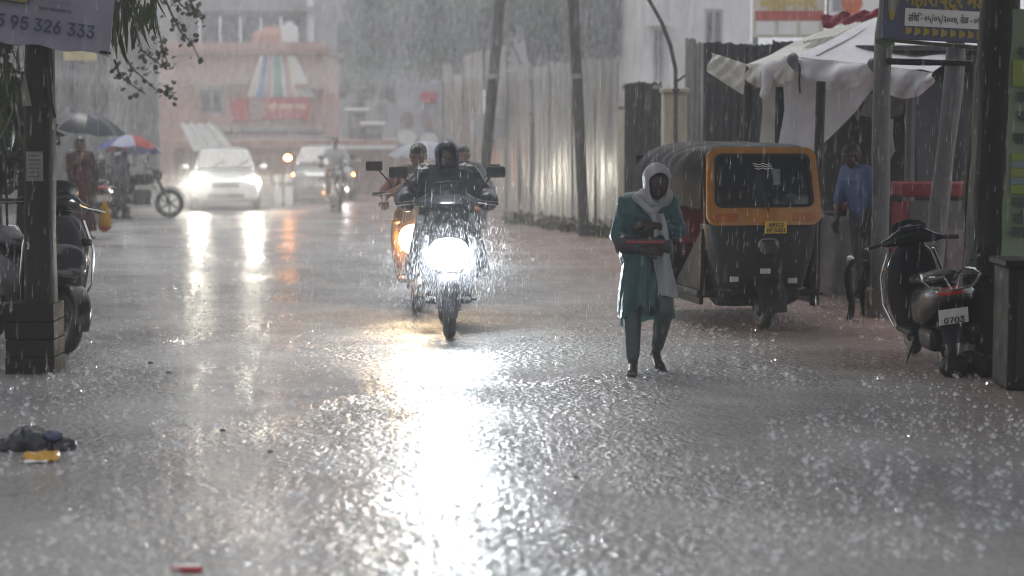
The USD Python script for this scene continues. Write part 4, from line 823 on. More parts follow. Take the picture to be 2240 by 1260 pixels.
# ------------------------------------------------------------------ people (local frame: facing +x, left is +y)
skin = M('skin_brown', (0.16, 0.085, 0.055), 0.42, var=0.12, vs=14); skin_d = M('skin_dark', (0.05, 0.028, 0.02), 0.42, var=0.12, vs=14)
hair_m = M('black_hair', (0.012, 0.010, 0.009), 0.4, var=0.4, vs=30, stretch=(1, 1, 0.2)); eye_m = M('eye_dark', (0.01, 0.008, 0.008), 0.1)
def unit(v): v = np.asarray(v, float); return v / (np.linalg.norm(v) + 1e-12)
def lerp(a, b, t): return V(*a) * (1 - t) + V(*b) * t
def torso_bones(J, k=0.0, hip=True):
    hl, hr, sl, sr, nk = (V(*J[n]) for n in ('hipL', 'hipR', 'shL', 'shR', 'neck'))
    hc, sc = (hl + hr) / 2, (sl + sr) / 2
    w = [lerp(h, s, 0.45) * 0.72 + lerp(hc, sc, 0.45) * 0.28 for h, s in ((hl, sl), (hr, sr))]
    c = [lerp(h, s, 0.8) * 0.72 + lerp(hc, sc, 0.8) * 0.28 for h, s in ((hl, sl), (hr, sr))]
    B = [[(w[0], .088 + k), (w[1], .088 + k), (c[0], .098 + k), (c[1], .098 + k)], [(c[0], .095 + k), (c[1], .095 + k), (sl, .055 + k), (sr, .055 + k), (nk - V(0, 0, .01), .05 + k * 0.5)]]
    if hip: B.append([(hl, .098 + k), (hr, .098 + k), (w[0], .088 + k), (w[1], .088 + k)])
    return B
def limb(a, ra, b, rb): return [(V(*a), ra), (V(*b), rb)]
def arm_bones(J, s, k=0.0, upto=2.0):
    sh, el, wr = V(*J['sh' + s]), V(*J['el' + s]), V(*J['wr' + s]); B = []
    B.append(limb(sh, .052 + k, lerp(sh, el, min(1, upto)), .042 + k + 0.004 * (upto < 1)))
    if upto > 1: B.append(limb(el, .041 + k, lerp(el, wr, min(1, upto - 1)), .030 + k))
    return B
def leg_bones(J, s, k=0.0, upto=2.0):
    h, kn, an = V(*J['hip' + s]), V(*J['knee' + s]), V(*J['ank' + s]); B = [limb(h, .088 + k, lerp(h, kn, min(1, upto)), .057 + k)]
    if upto > 1:
        calf = lerp(kn, an, 0.3); B += [[(kn, .055 + k), (calf + V(-0.012, 0, 0), .054 + k)], limb(calf + V(-0.012, 0, 0), .053 + k, lerp(kn, an, min(1, upto - 1)), .037 + k)]
    return B
def foot_bones(J, s, k=0.0):
    an = V(*J['ank' + s]); d = unit(J.get('toe' + s, (1, 0, 0))); sd = unit(np.cross([0, 0, 1.0], d))
    z0 = V(0, 0, an[2] - J.get('sole', 0.075))
    ground = an[2] - 0.075
    def P(f, o, z): q = an + d * f + sd * o; return V(q[0], q[1], an[2] - 0.075 + z + d[2] * f)
    B = [[(an, .036 + k), (P(-.05, 0, .033), .031 + k)], [(an, .034 + k), (P(.09, 0, .03), .026 + k)], [(P(-.05, 0, .031), .03 + k), (P(.10, .02, .024), .023 + k), (P(.10, -.022, .022), .021 + k)]]
    for i, (o, l) in enumerate(((.03, .165), (.012, .16), (-.004, .152), (-.018, .142), (-.031, .13))):
        B.append([(P(.10, o * 0.8, .02), .016 + k), (P(l, o, .013), .0125 - .001 * i + k)])
    return B
def hand_bones(wr, d, n, side, curl=0.5, r=1.0):
    """A palm, four bent fingers of unequal length and a thumb. d along the palm, n out of its back, side +1 thumb towards d x n."""
    d = unit(d); n = unit(V(*n) - d * (V(*n) @ d)); t = np.cross(d, n) * side; wr = V(*wr)
    B = [[(wr, .026 * r), (wr + d * .03 + t * .018, .018 * r), (wr + d * .03 - t * .018, .017 * r)], [(wr + d * .03 + t * .018, .017 * r), (wr + d * .03 - t * .018, .016 * r), (wr + d * .085 + t * .030, .0125 * r), (wr + d * .085 - t * .030, .0115 * r)]]
    for o, L in ((.030, .070), (.010, .080), (-.010, .074), (-.029, .058)):
        p = wr + d * .085 + t * o; a = 0.0
        for f, rr in ((.45, .0098), (.32, .0088), (.26, .0078)):
            a += curl * 0.95; q = p + (d * math.cos(a) - n * math.sin(a)) * L * f
            B.append([(p, rr * r), (q, (rr - .0009) * r)]); p = q
    p = wr + d * .028 + t * .026; q = p + unit(d * 0.7 + t * 0.8 - n * 0.25) * .042; B.append([(p, .0145 * r), (q, .0115 * r)])
    B.append([(q, .0112 * r), (q + unit(d * 0.95 + t * 0.1 - n * 0.5) * .034, .009 * r)]); return B
def head_bones(c, f, u):
    c, f = V(*c), unit(f); u = unit(V(*u) - f * (V(*u) @ f)); s = np.cross(u, f)
    B = [[(c + u * .035 - f * .018, .086), (c + u * .03 + f * .018, .080)], [(c + f * .028 - u * .0, .068), (c + f * .045 - u * .072, .038), (c + f * .005 - u * .06, .045)],
         [(c + f * .045 - u * .02 + s * .022, .048), (c + f * .045 - u * .02 - s * .022, .048)], [(c + f * .086 + u * .022, .012), (c + f * .113 - u * .022, .013)], [(c + f * .1 - u * .024 + s * .011, .009), (c + f * .1 - u * .024 - s * .011, .009)],
         [(c + f * .083 - u * .052 + s * .016, .010), (c + f * .083 - u * .052 - s * .016, .010)], [(c + f * .083 + u * .038 + s * .034, .012), (c + f * .083 + u * .038 - s * .034, .012)]]
    for k in (-1, 1): B.append([(c + s * k * .078 + u * .02 - f * .012, .014), (c + s * k * .075 - u * .02 - f * .005, .011)])
    return B
def folds(m, amp=0.008, sc=9.0, seed=0):
    m = m.copy(); P = m.vertices * V(1, 1, 0.5) * sc
    m.vertices = m.vertices + m.vertex_normals * ((meshkit.fbm(P + seed, 3) - 0.5) * 2 * amp)[:, None]; return m
def person(name, label, loc, rz, J, hd, skin_mat, hands=None, hair=True, feet=True, ref=0.022, group=None, bald=False):
    """The bare figure as one skin; hair and eyes as children. Clothes are added by the caller."""
    b = thing('person', label, 'person', loc, rz, group=group)
    c, f, u = hd
    B = torso_bones(J) + arm_bones(J, 'L') + arm_bones(J, 'R') + leg_bones(J, 'L') + leg_bones(J, 'R') + [limb(V(*J['neck']) - V(0, 0, .03), .052, V(*c) - V(0, 0, .04), .05)] + head_bones(c, f, u)
    for s in 'LR':
        if feet: B += foot_bones(J, s)
        if hands and s in hands: B += hand_bones(J['wr' + s], *hands[s])
    body = soft(B, ref * 0.7, 5)
    part(b, 'body', body, skin_mat, True)
    c, f = V(*c), unit(f); u = unit(V(*u) - f * (V(*u) @ f)); s = np.cross(u, f)
    for k in (-1, 1): part(b, 'eye', ell(c + f * .086 + u * .02 + s * k * .03, (.009, .011, .008), 1), eye_m)
    if hair:
        hm = soft([[(c + u * .05 - f * .028, .088), (c + u * .058 + f * .018, .074)], [(c + u * .03 - f * .035, .083), (c - u * .025 - f * .04, .066)]], 0.014, 4)
        part(b, 'hair', folds(hm, .004, 40), hair_m, True)
    return b
def shirt(b, J, mat, k=0.016, sleeve=1.0, name='shirt', hem=True, amp=0.008, seed=1, collar=None):
    B = torso_bones(J, k, hem) + arm_bones(J, 'L', k, sleeve) + arm_bones(J, 'R', k, sleeve)
    return part(b, name, folds(soft(B, 0.02, 5), amp, 11, seed), mat, True)
def trousers(b, J, mat, k=0.016, upto=1.93, name='trousers', amp=0.007, seed=2):
    hl, hr = V(*J['hipL']), V(*J['hipR'])
    B = [[(hl, .1 + k), (hr, .1 + k), (lerp(hl, J['shL'], .2), .088 + k), (lerp(hr, J['shR'], .2), .088 + k)]] + leg_bones(J, 'L', k, upto) + leg_bones(J, 'R', k, upto)
    return part(b, name, folds(soft(B, 0.02, 5), amp, 10, seed), mat, True)
def shoes(b, J, mat, k=0.008):
    for s in 'LR': part(b, 'shoe', soft(foot_bones(J, s, k), 0.016, 4), mat, True)
# ---- the hooded rider on the main scooter
rain_dark = M('raincoat_dark', (0.005, 0.0055, 0.0075), 0.3, var=0.35, vs=5, bump=0.35, bs=16, spec=0.35)
rain_blue = M('raincoat_blue', (0.014, 0.017, 0.034), 0.28, var=0.35, vs=5, bump=0.35, bs=16, spec=0.35)
JR = dict(hipL=(-.28, .10, .89), hipR=(-.28, -.10, .89), shL=(-.15, .18, 1.35), shR=(-.15, -.18, 1.35), neck=(-.12, 0, 1.40), elL=(-.02, .335, 1.13), elR=(-.02, -.335, 1.13),
          wrL=(.165, .33, 1.055), wrR=(.165, -.33, 1.055), kneeL=(.14, .19, .72), kneeR=(.14, -.19, .72), ankL=(.17, .15, .40), ankR=(.17, -.15, .40))
JM = {**JR, 'elL': (-.02, .36, 1.17), 'elR': (-.02, -.36, 1.17), 'wrL': (.185, .36, 1.155), 'wrR': (.185, -.36, 1.155), 'hipL': (-.28, .11, .95), 'hipR': (-.28, -.11, .95), 'shL': (-.15, .195, 1.375), 'shR': (-.15, -.195, 1.375),
      'kneeL': (.14, .215, .79), 'kneeR': (.14, -.215, .79), 'ankL': (.19, .165, .43), 'ankR': (.19, -.165, .43)}
grip = lambda s: (V(1, 0.1 * s, -0.1), V(0, 0.0, 1), s, 0.75)
hd = (V(-.06, 0.01, 1.535), V(1, -0.02, -0.16), V(0.16, 0, 1))
b = person('person', 'rider in a dark hooded raincoat on the dark grey scooter, face in shadow', MS, MS_H, JM, hd, skin_d, {'L': grip(-1), 'R': grip(1)}, hair=False)
shirt(b, JM, rain_dark, .058, 1.9, 'raincoat', True, 0.022, 3)
part(b, 'raincoat_skirt', folds(soft([[(V(-.26, .13, .97), .13), (V(.12, .22, .83), .1)], [(V(-.26, -.13, .97), .13), (V(.12, -.22, .83), .1)], [(V(.12, .22, .83), .1), (V(.10, .30, .54), .085)], [(V(.12, -.22, .83), .1), (V(.10, -.30, .54), .085)], [(V(-.26, .13, .93), .13), (V(-.26, -.13, .93), .13), (V(.0, 0, .84), .08)]], .02, 5), .02, 9, 6), rain_dark, True)
trousers(b, JM, rain_dark, .03, 1.9, 'rain_trousers', 0.012)
shoes(b, JR, black_plastic)
c, f, u = hd; f = unit(f)
outer = MF.batch_hull([MF.sphere(r, 24).translate(list(map(float, p))) for p, r in ((c + V(-.025, 0, .045), .112), (c + V(.035, 0, .055), .10), (c + V(-.045, 0, .13), .045), (c + V(-.03, 0, -.08), .105), (c + V(.03, 0, -.09), .085))])
face = MF.batch_hull([MF.sphere(r, 20).translate(list(map(float, p))) for p, r in ((c + V(.14, 0, .02), .078), (c + V(.03, 0, .03), .086), (c + V(.13, 0, -.06), .07), (c + V(.03, 0, -.07), .068))])
hood = tm((outer - face).refine_to_length(.014)); hood.merge_vertices(); hood = trimesh.smoothing.filter_taubin(hood, iterations=6)
part(b, 'hood', folds(hood, .006, 20), rain_blue, True)
part(b, 'face_mask', soft([[(c + f * .052 - V(0, 0, .055), .052), (c + f * .05 - V(0, 0, .09), .045)], [(c + f * .07 - V(0, .02, .04), .045), (c + f * .07 - V(0, -.02, .04), .045)]], .012, 4), M('dark_mask', (0.012, 0.012, 0.014), 0.6), True)
for k in (-1, 1): part(b, 'hood_stripe', tube([c + V(.088, k * .018, .108), c + V(.085, k * .052, .092), c + V(.07, k * .078, .065)], [.004, .007, .004], 6), M('reflective_tape', (0.62, 0.62, 0.62), 0.3))
# ---- golden scooter's rider and the person behind
JG = {k: V(*v) for k, v in JR.items()}
hd = (V(-.02, 0.0, 1.50), V(1, -0.15, -0.35), V(0.3, 0, 1))
b = person('person', 'bareheaded rider in a maroon and grey shirt on the golden brown scooter', GS, GS_H, JG, hd, skin, {'L': grip(-1), 'R': grip(1)})
maroon = M('maroon_cloth', (0.16, 0.045, 0.035), 0.55, var=0.25)
shirt(b, JG, maroon, .022, 1.1, 'shirt', True, 0.01, 5)
part(b, 'vest', folds(soft(torso_bones({**JG, 'shL': V(-.14, .13, 1.35), 'shR': V(-.14, -.13, 1.35)}, .034), 0.02, 5), .01, 10), M('grey_vest', (0.13, 0.12, 0.10), 0.6, var=0.25), True)
trousers(b, JG, M('olive_trousers', (0.06, 0.055, 0.04), 0.6), .02); shoes(b, JG, black_plastic)
JT = {k: V(*v) * V(1, .92, 1) - V(0, 0, .07) for k, v in JR.items()}; JT['ankL'][2] = JT['ankR'][2] = .40
hd = (V(-.05, 0, 1.42), V(1, 0, -0.1), V(0, 0, 1))
b = person('person', 'dark haired rider with a red collar peeping out behind the hooded rider', TS, TS_H, JT, hd, skin, {'L': grip(-1), 'R': grip(1)})
shirt(b, JT, M('grey_shirt', (0.10, 0.10, 0.11), 0.6), .02, 1.6); trousers(b, JT, black_plastic, .02); shoes(b, JT, black_plastic)
part(b, 'collar', folds(soft([[(V(*JT['neck']) + V(0, .05, -.02), .055), (V(*JT['neck']) + V(0, -.05, -.02), .055)]], .015, 3), .004), M('red_cloth', (0.42, 0.05, 0.05), 0.5), True)
# ---- the woman walking barefoot
teal = cloth('teal_kurta', (0.02, 0.072, 0.08), 0.12, var=0.35, vs=9, rough=0.45, bump=0.4); teal_d = M('dark_leggings', (0.028, 0.038, 0.038), 0.5, var=0.5, vs=22)
scarf_m = cloth('white_scarf', (0.36, 0.36, 0.38), 0.25, var=0.12, vs=8, bump=0.4); bag_m = M('dark_bag', (0.014, 0.01, 0.01), 0.35, var=0.3, bump=0.2, bs=50)
WP = gnd(1413, 814); WH = heading_to(1413, 15.3, 0.02)
JW = dict(hipL=(-.02, .085, .86), hipR=(-.02, -.085, .86), shL=(-.01, .165, 1.255), shR=(-.01, -.150, 1.265), neck=(.01, .02, 1.30), elL=(.03, .235, 1.06), elR=(.02, -.215, 1.02),
          wrL=(.205, .03, 1.105), wrR=(.215, -.02, .93), kneeL=(.10, .135, .47), kneeR=(.03, -.105, .455), ankL=(-.13, .075, .135), ankR=(.14, -.10, .075), toeL=(1, .35, -.55), toeR=(1, -.08, 0))
hd = (V(.095, .070, 1.41), V(.82, .10, -.55), V(.55, 0, .83))
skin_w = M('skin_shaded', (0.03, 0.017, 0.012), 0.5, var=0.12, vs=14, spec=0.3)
b = person('person', 'barefoot woman in teal tunic and white head scarf walking, clutching a dark bag', WP, WH, JW, hd, skin_w, {'L': (V(.25, -1, .1), V(.5, 0, .9), -1, .5), 'R': (V(.2, 1, 0), V(.9, 0, .4), 1, .6)}, hair=False, ref=.018)
trousers(b, JW, teal_d, .012, 1.85, 'leggings', .005)
B = torso_bones(JW, .024) + arm_bones(JW, 'L', .022, 1.55) + arm_bones(JW, 'R', .022, 1.75)
part(b, 'tunic', folds(folds(soft(B, .014, 4), .014, 10, 4), .006, 30, 7), teal, True)
def skirt(u, v):
    a = u * 2 * PI; t = v
    w = .150 + .055 * t ** 0.8; d_ = .125 + .045 * t
    fl = 1 + (.08 * np.sin(a * 6 + 1.3) + .055 * np.sin(a * 11 + t * 5) + .03 * np.sin(a * 19 + t * 11)) * (.25 + t) ** 1.1 - .10 * np.exp(-((a - .1) / .5) ** 2) * t
    z = .98 - .55 * t + .025 * np.sin(a * 3 + 2) * t + .07 * np.exp(-(np.minimum(a, 2 * PI - a) / .45) ** 2) * t
    return np.stack([-.01 + np.cos(a) * d_ * fl + .03 * t * np.sin(a), np.sin(a) * w * fl + .0 * t, z], -1)
part(b, 'tunic_skirt', grid(skirt, 90, 24, .006), teal, True)
def tail_panel(u, v): return np.stack([-.17 - .02 * v + .012 * np.sin(u * 9), -.19 + .36 * u, .55 - .20 * v - .03 * np.sin(u * 5 + 1) * v], -1)
part(b, 'tunic_back_hem', grid(tail_panel, 24, 10, .005), cloth('pale_teal', (0.20, 0.34, 0.33), 0.35), True, 'pale sea green back hem of the tunic')
c, f, u = hd
outer = MF.batch_hull([MF.sphere(r, 24).translate(list(map(float, p))) for p, r in ((c + V(-.035, 0, .045), .106), (c + V(.02, 0, .058), .098), (c + V(-.055, 0, -.06), .095), (c + V(.0, -.01, -.11), .085))])
outer = outer + MF.batch_hull([MF.sphere(r, 20).translate(list(map(float, p))) for p, r in ((c + V(-.06, .04, -.10), .085), (c + V(-.06, -.05, -.10), .085), (V(.02, .10, 1.27), .055), (V(.02, -.085, 1.27), .055), (V(.085, .05, 1.20), .035))])
face = MF.batch_hull([MF.sphere(r, 20).translate(list(map(float, p))) for p, r in ((c + V(.14, .03, .0), .070), (c + V(.03, .005, .02), .078), (c + V(.12, .02, -.10), .055), (c + V(.04, .01, -.08), .058))])
sc = tm((outer - face).refine_to_length(.013)); sc.merge_vertices(); sc = trimesh.smoothing.filter_taubin(sc, iterations=5)
part(b, 'head_scarf', folds(sc, .007, 26), scarf_m, True)
part(b, 'scarf_wrap', folds(soft([[(V(.10, -.075, 1.31), .035), (V(.135, .02, 1.21), .032)], [(V(.09, .135, 1.30), .034), (V(.14, .04, 1.20), .032)], [(V(.14, .035, 1.205), .034), (V(.13, .06, 1.15), .03)]], .014, 4), .008, 22), scarf_m, True)
def tail(u, v):
    z = 1.19 - .60 * v; w = .045 + .03 * v
    return np.stack([.155 + .035 * np.exp(-((z - 1.02) / .12) ** 2) - .01 * v + .018 * np.sin(u * 8 + v * 4), .075 + .075 * v + (u - .5) * 2 * w + .01 * np.sin(v * 9), z - .05 * v * np.abs(u - .35)], -1)
part(b, 'scarf_tail', grid(tail, 16, 40, .006), scarf_m, True)
bg = thing('handbag', 'dark handbag with a red stripe held against the waist of the walking woman', 'bag', WP, WH)
part(bg, 'body', folds(rbox((.16, -.02, .965), (.12, .40, .15), .055, seg=16).subdivide().subdivide(), .022, 9), bag_m, True)
part(bg, 'red_stripe', folds(rbox((.222, -.015, .985), (.014, .28, .022), .005).subdivide(), .006, 12), M('red_strip', (0.2, 0.02, 0.022), 0.4))
part(bg, 'strap', tube([(.17, -.20, 1.03), (.15, -.235, .98), (.17, -.215, .90)], .012, 6), bag_m)
# ---- far rider in white
JF = {k: V(*v) for k, v in JR.items()}
for s, sg in (('L', 1), ('R', -1)): JF['wr' + s] = V(.12, sg * .36, 1.06); JF['el' + s] = V(-.08, sg * .33, 1.14); JF['knee' + s] = V(.12, sg * .20, .74); JF['ank' + s] = V(-.02, sg * .17, .36); JF['hip' + s] = V(-.3, sg * .1, .92)
hd = (V(-.09, 0, 1.55), V(1, 0, -.1), V(0, 0, 1))
b = person('person', 'dark headed rider in a white shirt on the far motorcycle', FM, FM_H, JF, hd, skin_d, {'L': grip(-1), 'R': grip(1)})
shirt(b, JF, M('white_shirt', (0.50, 0.50, 0.52), 0.6, var=0.1), .022, 1.1); trousers(b, JF, M('brown_trousers', (0.12, 0.075, 0.06), 0.6), .02); shoes(b, JF, black_plastic)
# ---- woman with umbrella and shopping bags on the left
def umbrella(label, loc, rz, R, H, tips, cols, tilt=(0.0, 0.0), depth=0.24, handle=0.8):
    b = thing('umbrella', label, 'umbrella', loc, rz)
    T = trimesh.transformations.euler_matrix(tilt[0], tilt[1], 0)
    tr = lambda m: (m.apply_transform(T), m)[1]
    n = 8
    for k in range(n):
        a0, a1 = 2 * PI * k / n, 2 * PI * (k + 1) / n
        def gore(u, v):
            a = a0 + (a1 - a0) * u; r = R * v * (1 - .09 * np.sin(PI * u) * v)
            return np.stack([r * np.cos(a), r * np.sin(a), -depth * v ** 1.9 - .03 * v * np.sin(PI * u) + 0 * a], -1)
        part(b, 'panel', tr(grid(gore, 7, 9, .002)), cols[k % len(cols)], True)
        part(b, 'rib', tr(tube([(R * v * math.cos(a0), R * v * math.sin(a0), -depth * v ** 1.9 - .012) for v in np.linspace(0.02, 1.0, 7)], .004, 5)), chrome)
    part(b, 'shaft', tr(tube([(0, 0, .06), (0, 0, -handle)], .006, 6)), chrome); part(b, 'handle', tr(tube([(0, 0, -handle), (0, 0, -handle - .1)], .013, 8)), black_plastic)
    return b
UP = gnd(178, 521); UH = heading_to(178, 31.7, 0.5)
JU = dict(hipL=(0, .09, .88), hipR=(0, -.09, .88), shL=(0, .17, 1.32), shR=(0, -.17, 1.32), neck=(.0, 0, 1.37), elL=(.03, .24, 1.07), elR=(.06, -.20, 1.10), wrL=(.05, .27, .84), wrR=(.20, -.10, 1.27),
          kneeL=(.05, .09, .48), kneeR=(.0, -.09, .48), ankL=(.06, .09, .075), ankR=(-.06, -.09, .075))
hd = (V(.03, 0, 1.50), V(1, .05, -.15), V(.1, 0, 1))
b = person('person', 'person in a long dark red dress under the grey umbrella carrying shopping bags', UP, UH, JU, hd, skin, {'L': (V(0, 0, -1), V(0, 1, 0), 1, .9), 'R': (V(.3, .2, 1), V(0, -1, 0), 1, .9)})
dress = M('dark_red_dress', (0.055, 0.007, 0.007), 0.5, var=0.45, vs=7); shawl = M('dark_shawl', (0.025, 0.022, 0.022), 0.55, var=0.3)
shirt(b, JU, dress, .03, 1.5, 'dress_top', True, .012)
part(b, 'dress_skirt', grid(lambda u, v: np.stack([np.cos(u * 2 * PI) * (.14 + .06 * v) * (1 + .06 * v * np.sin(u * 50)), np.sin(u * 2 * PI) * (.17 + .07 * v) * (1 + .06 * v * np.sin(u * 50)), .98 - .86 * v + 0 * u], -1), 70, 14, .006), dress, True)
part(b, 'shawl', folds(soft([[(V(0, .17, 1.33), .085), (V(.02, .21, 1.08), .085)], [(V(0, -.16, 1.33), .08), (V(0, .17, 1.33), .085)], [(V(.02, .2, 1.1), .08), (V(.03, .17, .72), .07)]], .02, 5), .014, 10), shawl, True)
loc = lambda P_, h, q: P_ + V(math.cos(h) * q[0] - math.sin(h) * q[1], math.sin(h) * q[0] + math.cos(h) * q[1], q[2])
umbrella('grey black umbrella with a pale rim held over the person in the red dress', at(192, 246, 31.6), 0.2, .60, 0, 8, [cloth('umbrella_grey', (0.085, 0.095, 0.115), 0.3, rough=.3), cloth('umbrella_dark', (0.05, 0.055, 0.07), 0.3, rough=.3)], (0.10, 0.12), .26, .72)
def carrier(label, at_, mat, h, w, seed, mat2=None):
    g_ = thing('carrier_bag', label, 'bag', at_)
    prof = [(-0.02, .25, .3), (.1, .9, .9), (.3, 1.0, 1.0), (.6, .8, .85), (.85, .45, .6), (1.0, .12, .3)]
    m = loft([sring((0, 0, h * t), (1, 0, 0), (0, 1, 0), w * a, w * .6 * b_, 2.4, 20) for t, a, b_ in prof])
    m = folds(m.subdivide(), .018, 14, seed); part(g_, 'bag', m, mat, True)
    part(g_, 'handle', tube([(-.02, 0, h * .98), (-.03, 0, h + .07), (0, 0, h + .11), (.03, 0, h + .07), (.02, 0, h * .98)], .006, 6), mat)
    if mat2: part(g_, 'print', folds(loft([sring((0, 0, h * t), (1, 0, 0), (0, 1, 0), w * a * 1.03, w * .63 * b_, 2.4, 20) for t, a, b_ in ((.02, .55, .5), (.1, .93, .93), (.16, .97, .97))], False), .01, 14, seed), mat2, True)
hL = loc(UP, UH, (.05, .29, .72))
carrier('white plastic carrier bag hanging beside the yellow one', hL + V(-.13, -.02, -.52), cloth('white_bag', (0.5, 0.5, 0.5), .4), .38, .13, 2)
carrier('yellow carrier bag with red print beside the white one', hL + V(.09, .04, -.62), cloth('yellow_bag', (0.62, 0.36, 0.02), .35), .50, .11, 5, M('red_cloth', (0.42, 0.05, 0.05), 0.5))
# ---- second person under the coloured umbrella
QP = far(258, 42.0); QH = heading_to(258, 42.0, 0.9)
JQ = {k: V(*v) for k, v in JU.items()}
b = person('person', 'person in dark clothes standing under the blue and red umbrella by the parked bikes', QP, QH, JQ, (V(.03, 0, 1.5), V(1, .1, -.1), V(0, 0, 1)), skin_d, {'L': (V(0, 0, -1), V(0, 1, 0), 1, .5), 'R': (V(.3, .2, 1), V(0, -1, 0), 1, .9)})
shirt(b, JQ, M('navy_cloth', (0.03, 0.035, 0.06), 0.6), .022, 1.1); trousers(b, JQ, shawl, .02); shoes(b, JQ, black_plastic)
umbrella('blue white and red panelled umbrella over the parked bikes', at(285, 296, 42.2), 0.35 + PI / 2, .66, 0, 8, [cloth('umbrella_red', (0.52, 0.05, 0.05), .35), cloth('umbrella_white', (0.55, 0.56, 0.62), .35), cloth('umbrella_blue', (0.10, 0.12, 0.42), .35), cloth('umbrella_pale', (0.42, 0.44, 0.6), .35)], (0.05, 0.15), .30, .55)
umbrella('white umbrella showing behind the head of the golden scooter rider', at(935, 309, 26.6), 0.1, .50, 0, 8, [cloth('umbrella_white', (0.55, 0.56, 0.62), .35)], (0, 0.05), .2, .5)
# ---- person in blue under the tent
BP = at(1893, 255, 21.6) * V(1, 1, 0); BH = heading_to(1893, 21.6, -0.9)
JB = dict(hipL=(0, .09, .90), hipR=(0, -.09, .90), shL=(.10, .17, 1.32), shR=(.10, -.17, 1.32), neck=(.12, 0, 1.37), elL=(.12, .22, 1.02), elR=(.17, -.20, 1.04), wrL=(.16, .20, .79), wrR=(.25, -.14, .82),
          kneeL=(.05, .09, .48), kneeR=(-.02, -.09, .48), ankL=(.0, .09, .075), ankR=(-.10, -.09, .075))
b = person('person', 'person in a blue shirt bending beside the red topped table under the tent', BP, BH, JB, (V(.18, 0, 1.49), V(1, 0, -.3), V(.3, 0, 1)), skin_d, {'L': (V(.1, 0, -1), V(0, 1, 0), 1, .35), 'R': (V(.2, 0, -1), V(0, -1, 0), -1, .35)})
shirt(b, JB, M('blue_shirt', (0.045, 0.085, 0.20), 0.55, var=0.2), .022, 1.15, seed=7); trousers(b, JB, M('slate_trousers', (0.035, 0.037, 0.045), 0.6), .02); shoes(b, JB, black_plastic)
# ------------------------------------------------------------------ left foreground: post, banner, tree, litter
old_wood = M('dark_wood', (0.014, 0.011, 0.008), 0.6, spec=0.2, var=0.5, vs=3, bump=0.6, bs=14, stretch=(3, 3, 0.5), grime=0.3)
block_m = M('dark_masonry', (0.010, 0.009, 0.008), 0.65, spec=0.2, var=0.5, vs=5, bump=0.5, bs=24)
LPo = gnd(78, 812); Yp = LPo[1]
b = thing('street_post', 'thick dark wooden post on a square block at the left kerb', 'post', LPo)
bw = 108 * Yp / FPX; bh = Z(657, Yp)
for k in range(4):
    h = bh / 4; part(b, 'masonry_block', folds(rbox((0.003 * (k % 2), 0, h * (k + .5) - .01), (bw - .005 * (k % 2), bw, h - .001), .012, seg=6).subdivide(), .006, 9, k), block_m, 30)
x0, x1 = X(82, Yp) - LPo[0], X(90, Yp) - LPo[0]
part(b, 'shaft', folds(tube([(x0, 0, bh - .02), (x0 + .01, 0, 1.6), (x1, 0, 2.4), (x1 + .02, 0, 3.6), (x1 + .03, 0, 5.2)], [.125, .118, .112, .11, .10], 16).subdivide(), .012, 6), old_wood, True)
nt = part(b, 'paper_notice', rbox((X(82, Yp) - LPo[0], -.125, Z(363, Yp)), (36 * Yp / FPX, .006, 64 * Yp / FPX), .002), M('old_paper', (0.14, 0.13, 0.115), 0.5, var=0.3, vs=12))
for k in range(6): part(nt, 'print_line', box((X(82, Yp) - LPo[0], -.1305, Z(340 + 9 * k, Yp)), (.07 + .02 * (k % 2), .003, .009), 0), M('faded_ink', (0.06, 0.06, 0.06), 0.6), False)
part(b, 'hanging_strip', tube([at(105, 150, Yp - .12) - LPo, at(112, 225, Yp - .16) - LPo, at(121, 258, Yp - .16) - LPo], [.022, .018, .012], 6), black_plastic)
part(b, 'cable', tube([at(112, 115, Yp - .12) - LPo, at(116, 160, Yp - .14) - LPo, at(108, 210, Yp - .13) - LPo], .006, 5), black_plastic)
part(b, 'torn_poster', grid(lambda u, v: np.stack([X(58, Yp) - LPo[0] + .07 * u * (1 - v * .8), -.12 - .02 * np.sin(u * 3 + v * 2), Z(232, Yp) + (Z(158, Yp) - Z(232, Yp)) * v * (0.6 + .4 * u)], -1), 8, 8, .003), M('old_paper', (0.14, 0.13, 0.115), 0.5))
# banner
lav = M('banner_lavender', (0.18, 0.172, 0.225), 0.45, var=0.12, vs=3, bump=0.35, bs=7)
Yb = Yp - .22; rot = math.radians(-7.6); c0 = at(237, 122, Yb)     # lower right corner
b = thing('banner', 'lavender phone number banner fixed high on the left post', 'banner', c0)
def onb(x, z): return V(x * math.cos(rot) + z * math.sin(-rot) * 1.0 * -1 * -1 if False else x * math.cos(rot) - z * math.sin(rot), 0, x * math.sin(rot) + z * math.cos(rot))
bW, bH = 1.35, .95
def bsheet(u, v):
    x, z = -bW * (1 - u), bH * v
    y = -.012 * np.sin(u * 17 + v * 5) * (1 - v) ** 2 - .02 * (1 - v) ** 4 * np.sin(u * 31) - .006 * np.sin(v * 13 + u * 3)
    z = z + .012 * np.sin(u * 23) * (v < .02)
    return np.stack([x * math.cos(rot) - z * math.sin(rot), y, x * math.sin(rot) + z * math.cos(rot)], -1)
part(b, 'sheet', grid(bsheet, 60, 30, .004), lav, True)
def onbanner(mesh, x, z, y=-.034):
    m = mesh.copy(); m.apply_transform(trimesh.transformations.rotation_matrix(-rot, [0, 1, 0])); m.apply_translation(onb(x, z) + V(0, y, 0)); return m
pxm = Yb / FPX
navy = M('navy_ink', (0.02, 0.02, 0.055), 0.5, var=0.1)
for t_, xr in (('333', -63), ('326', -136), ('95', -197), ('5', -239)):
    m = stand(letters(t_, 27 * pxm, .004, False, True), 19.5 * pxm * len(t_)); part(b, 'digits', onbanner(m, xr * pxm, 46 * pxm), navy, False)
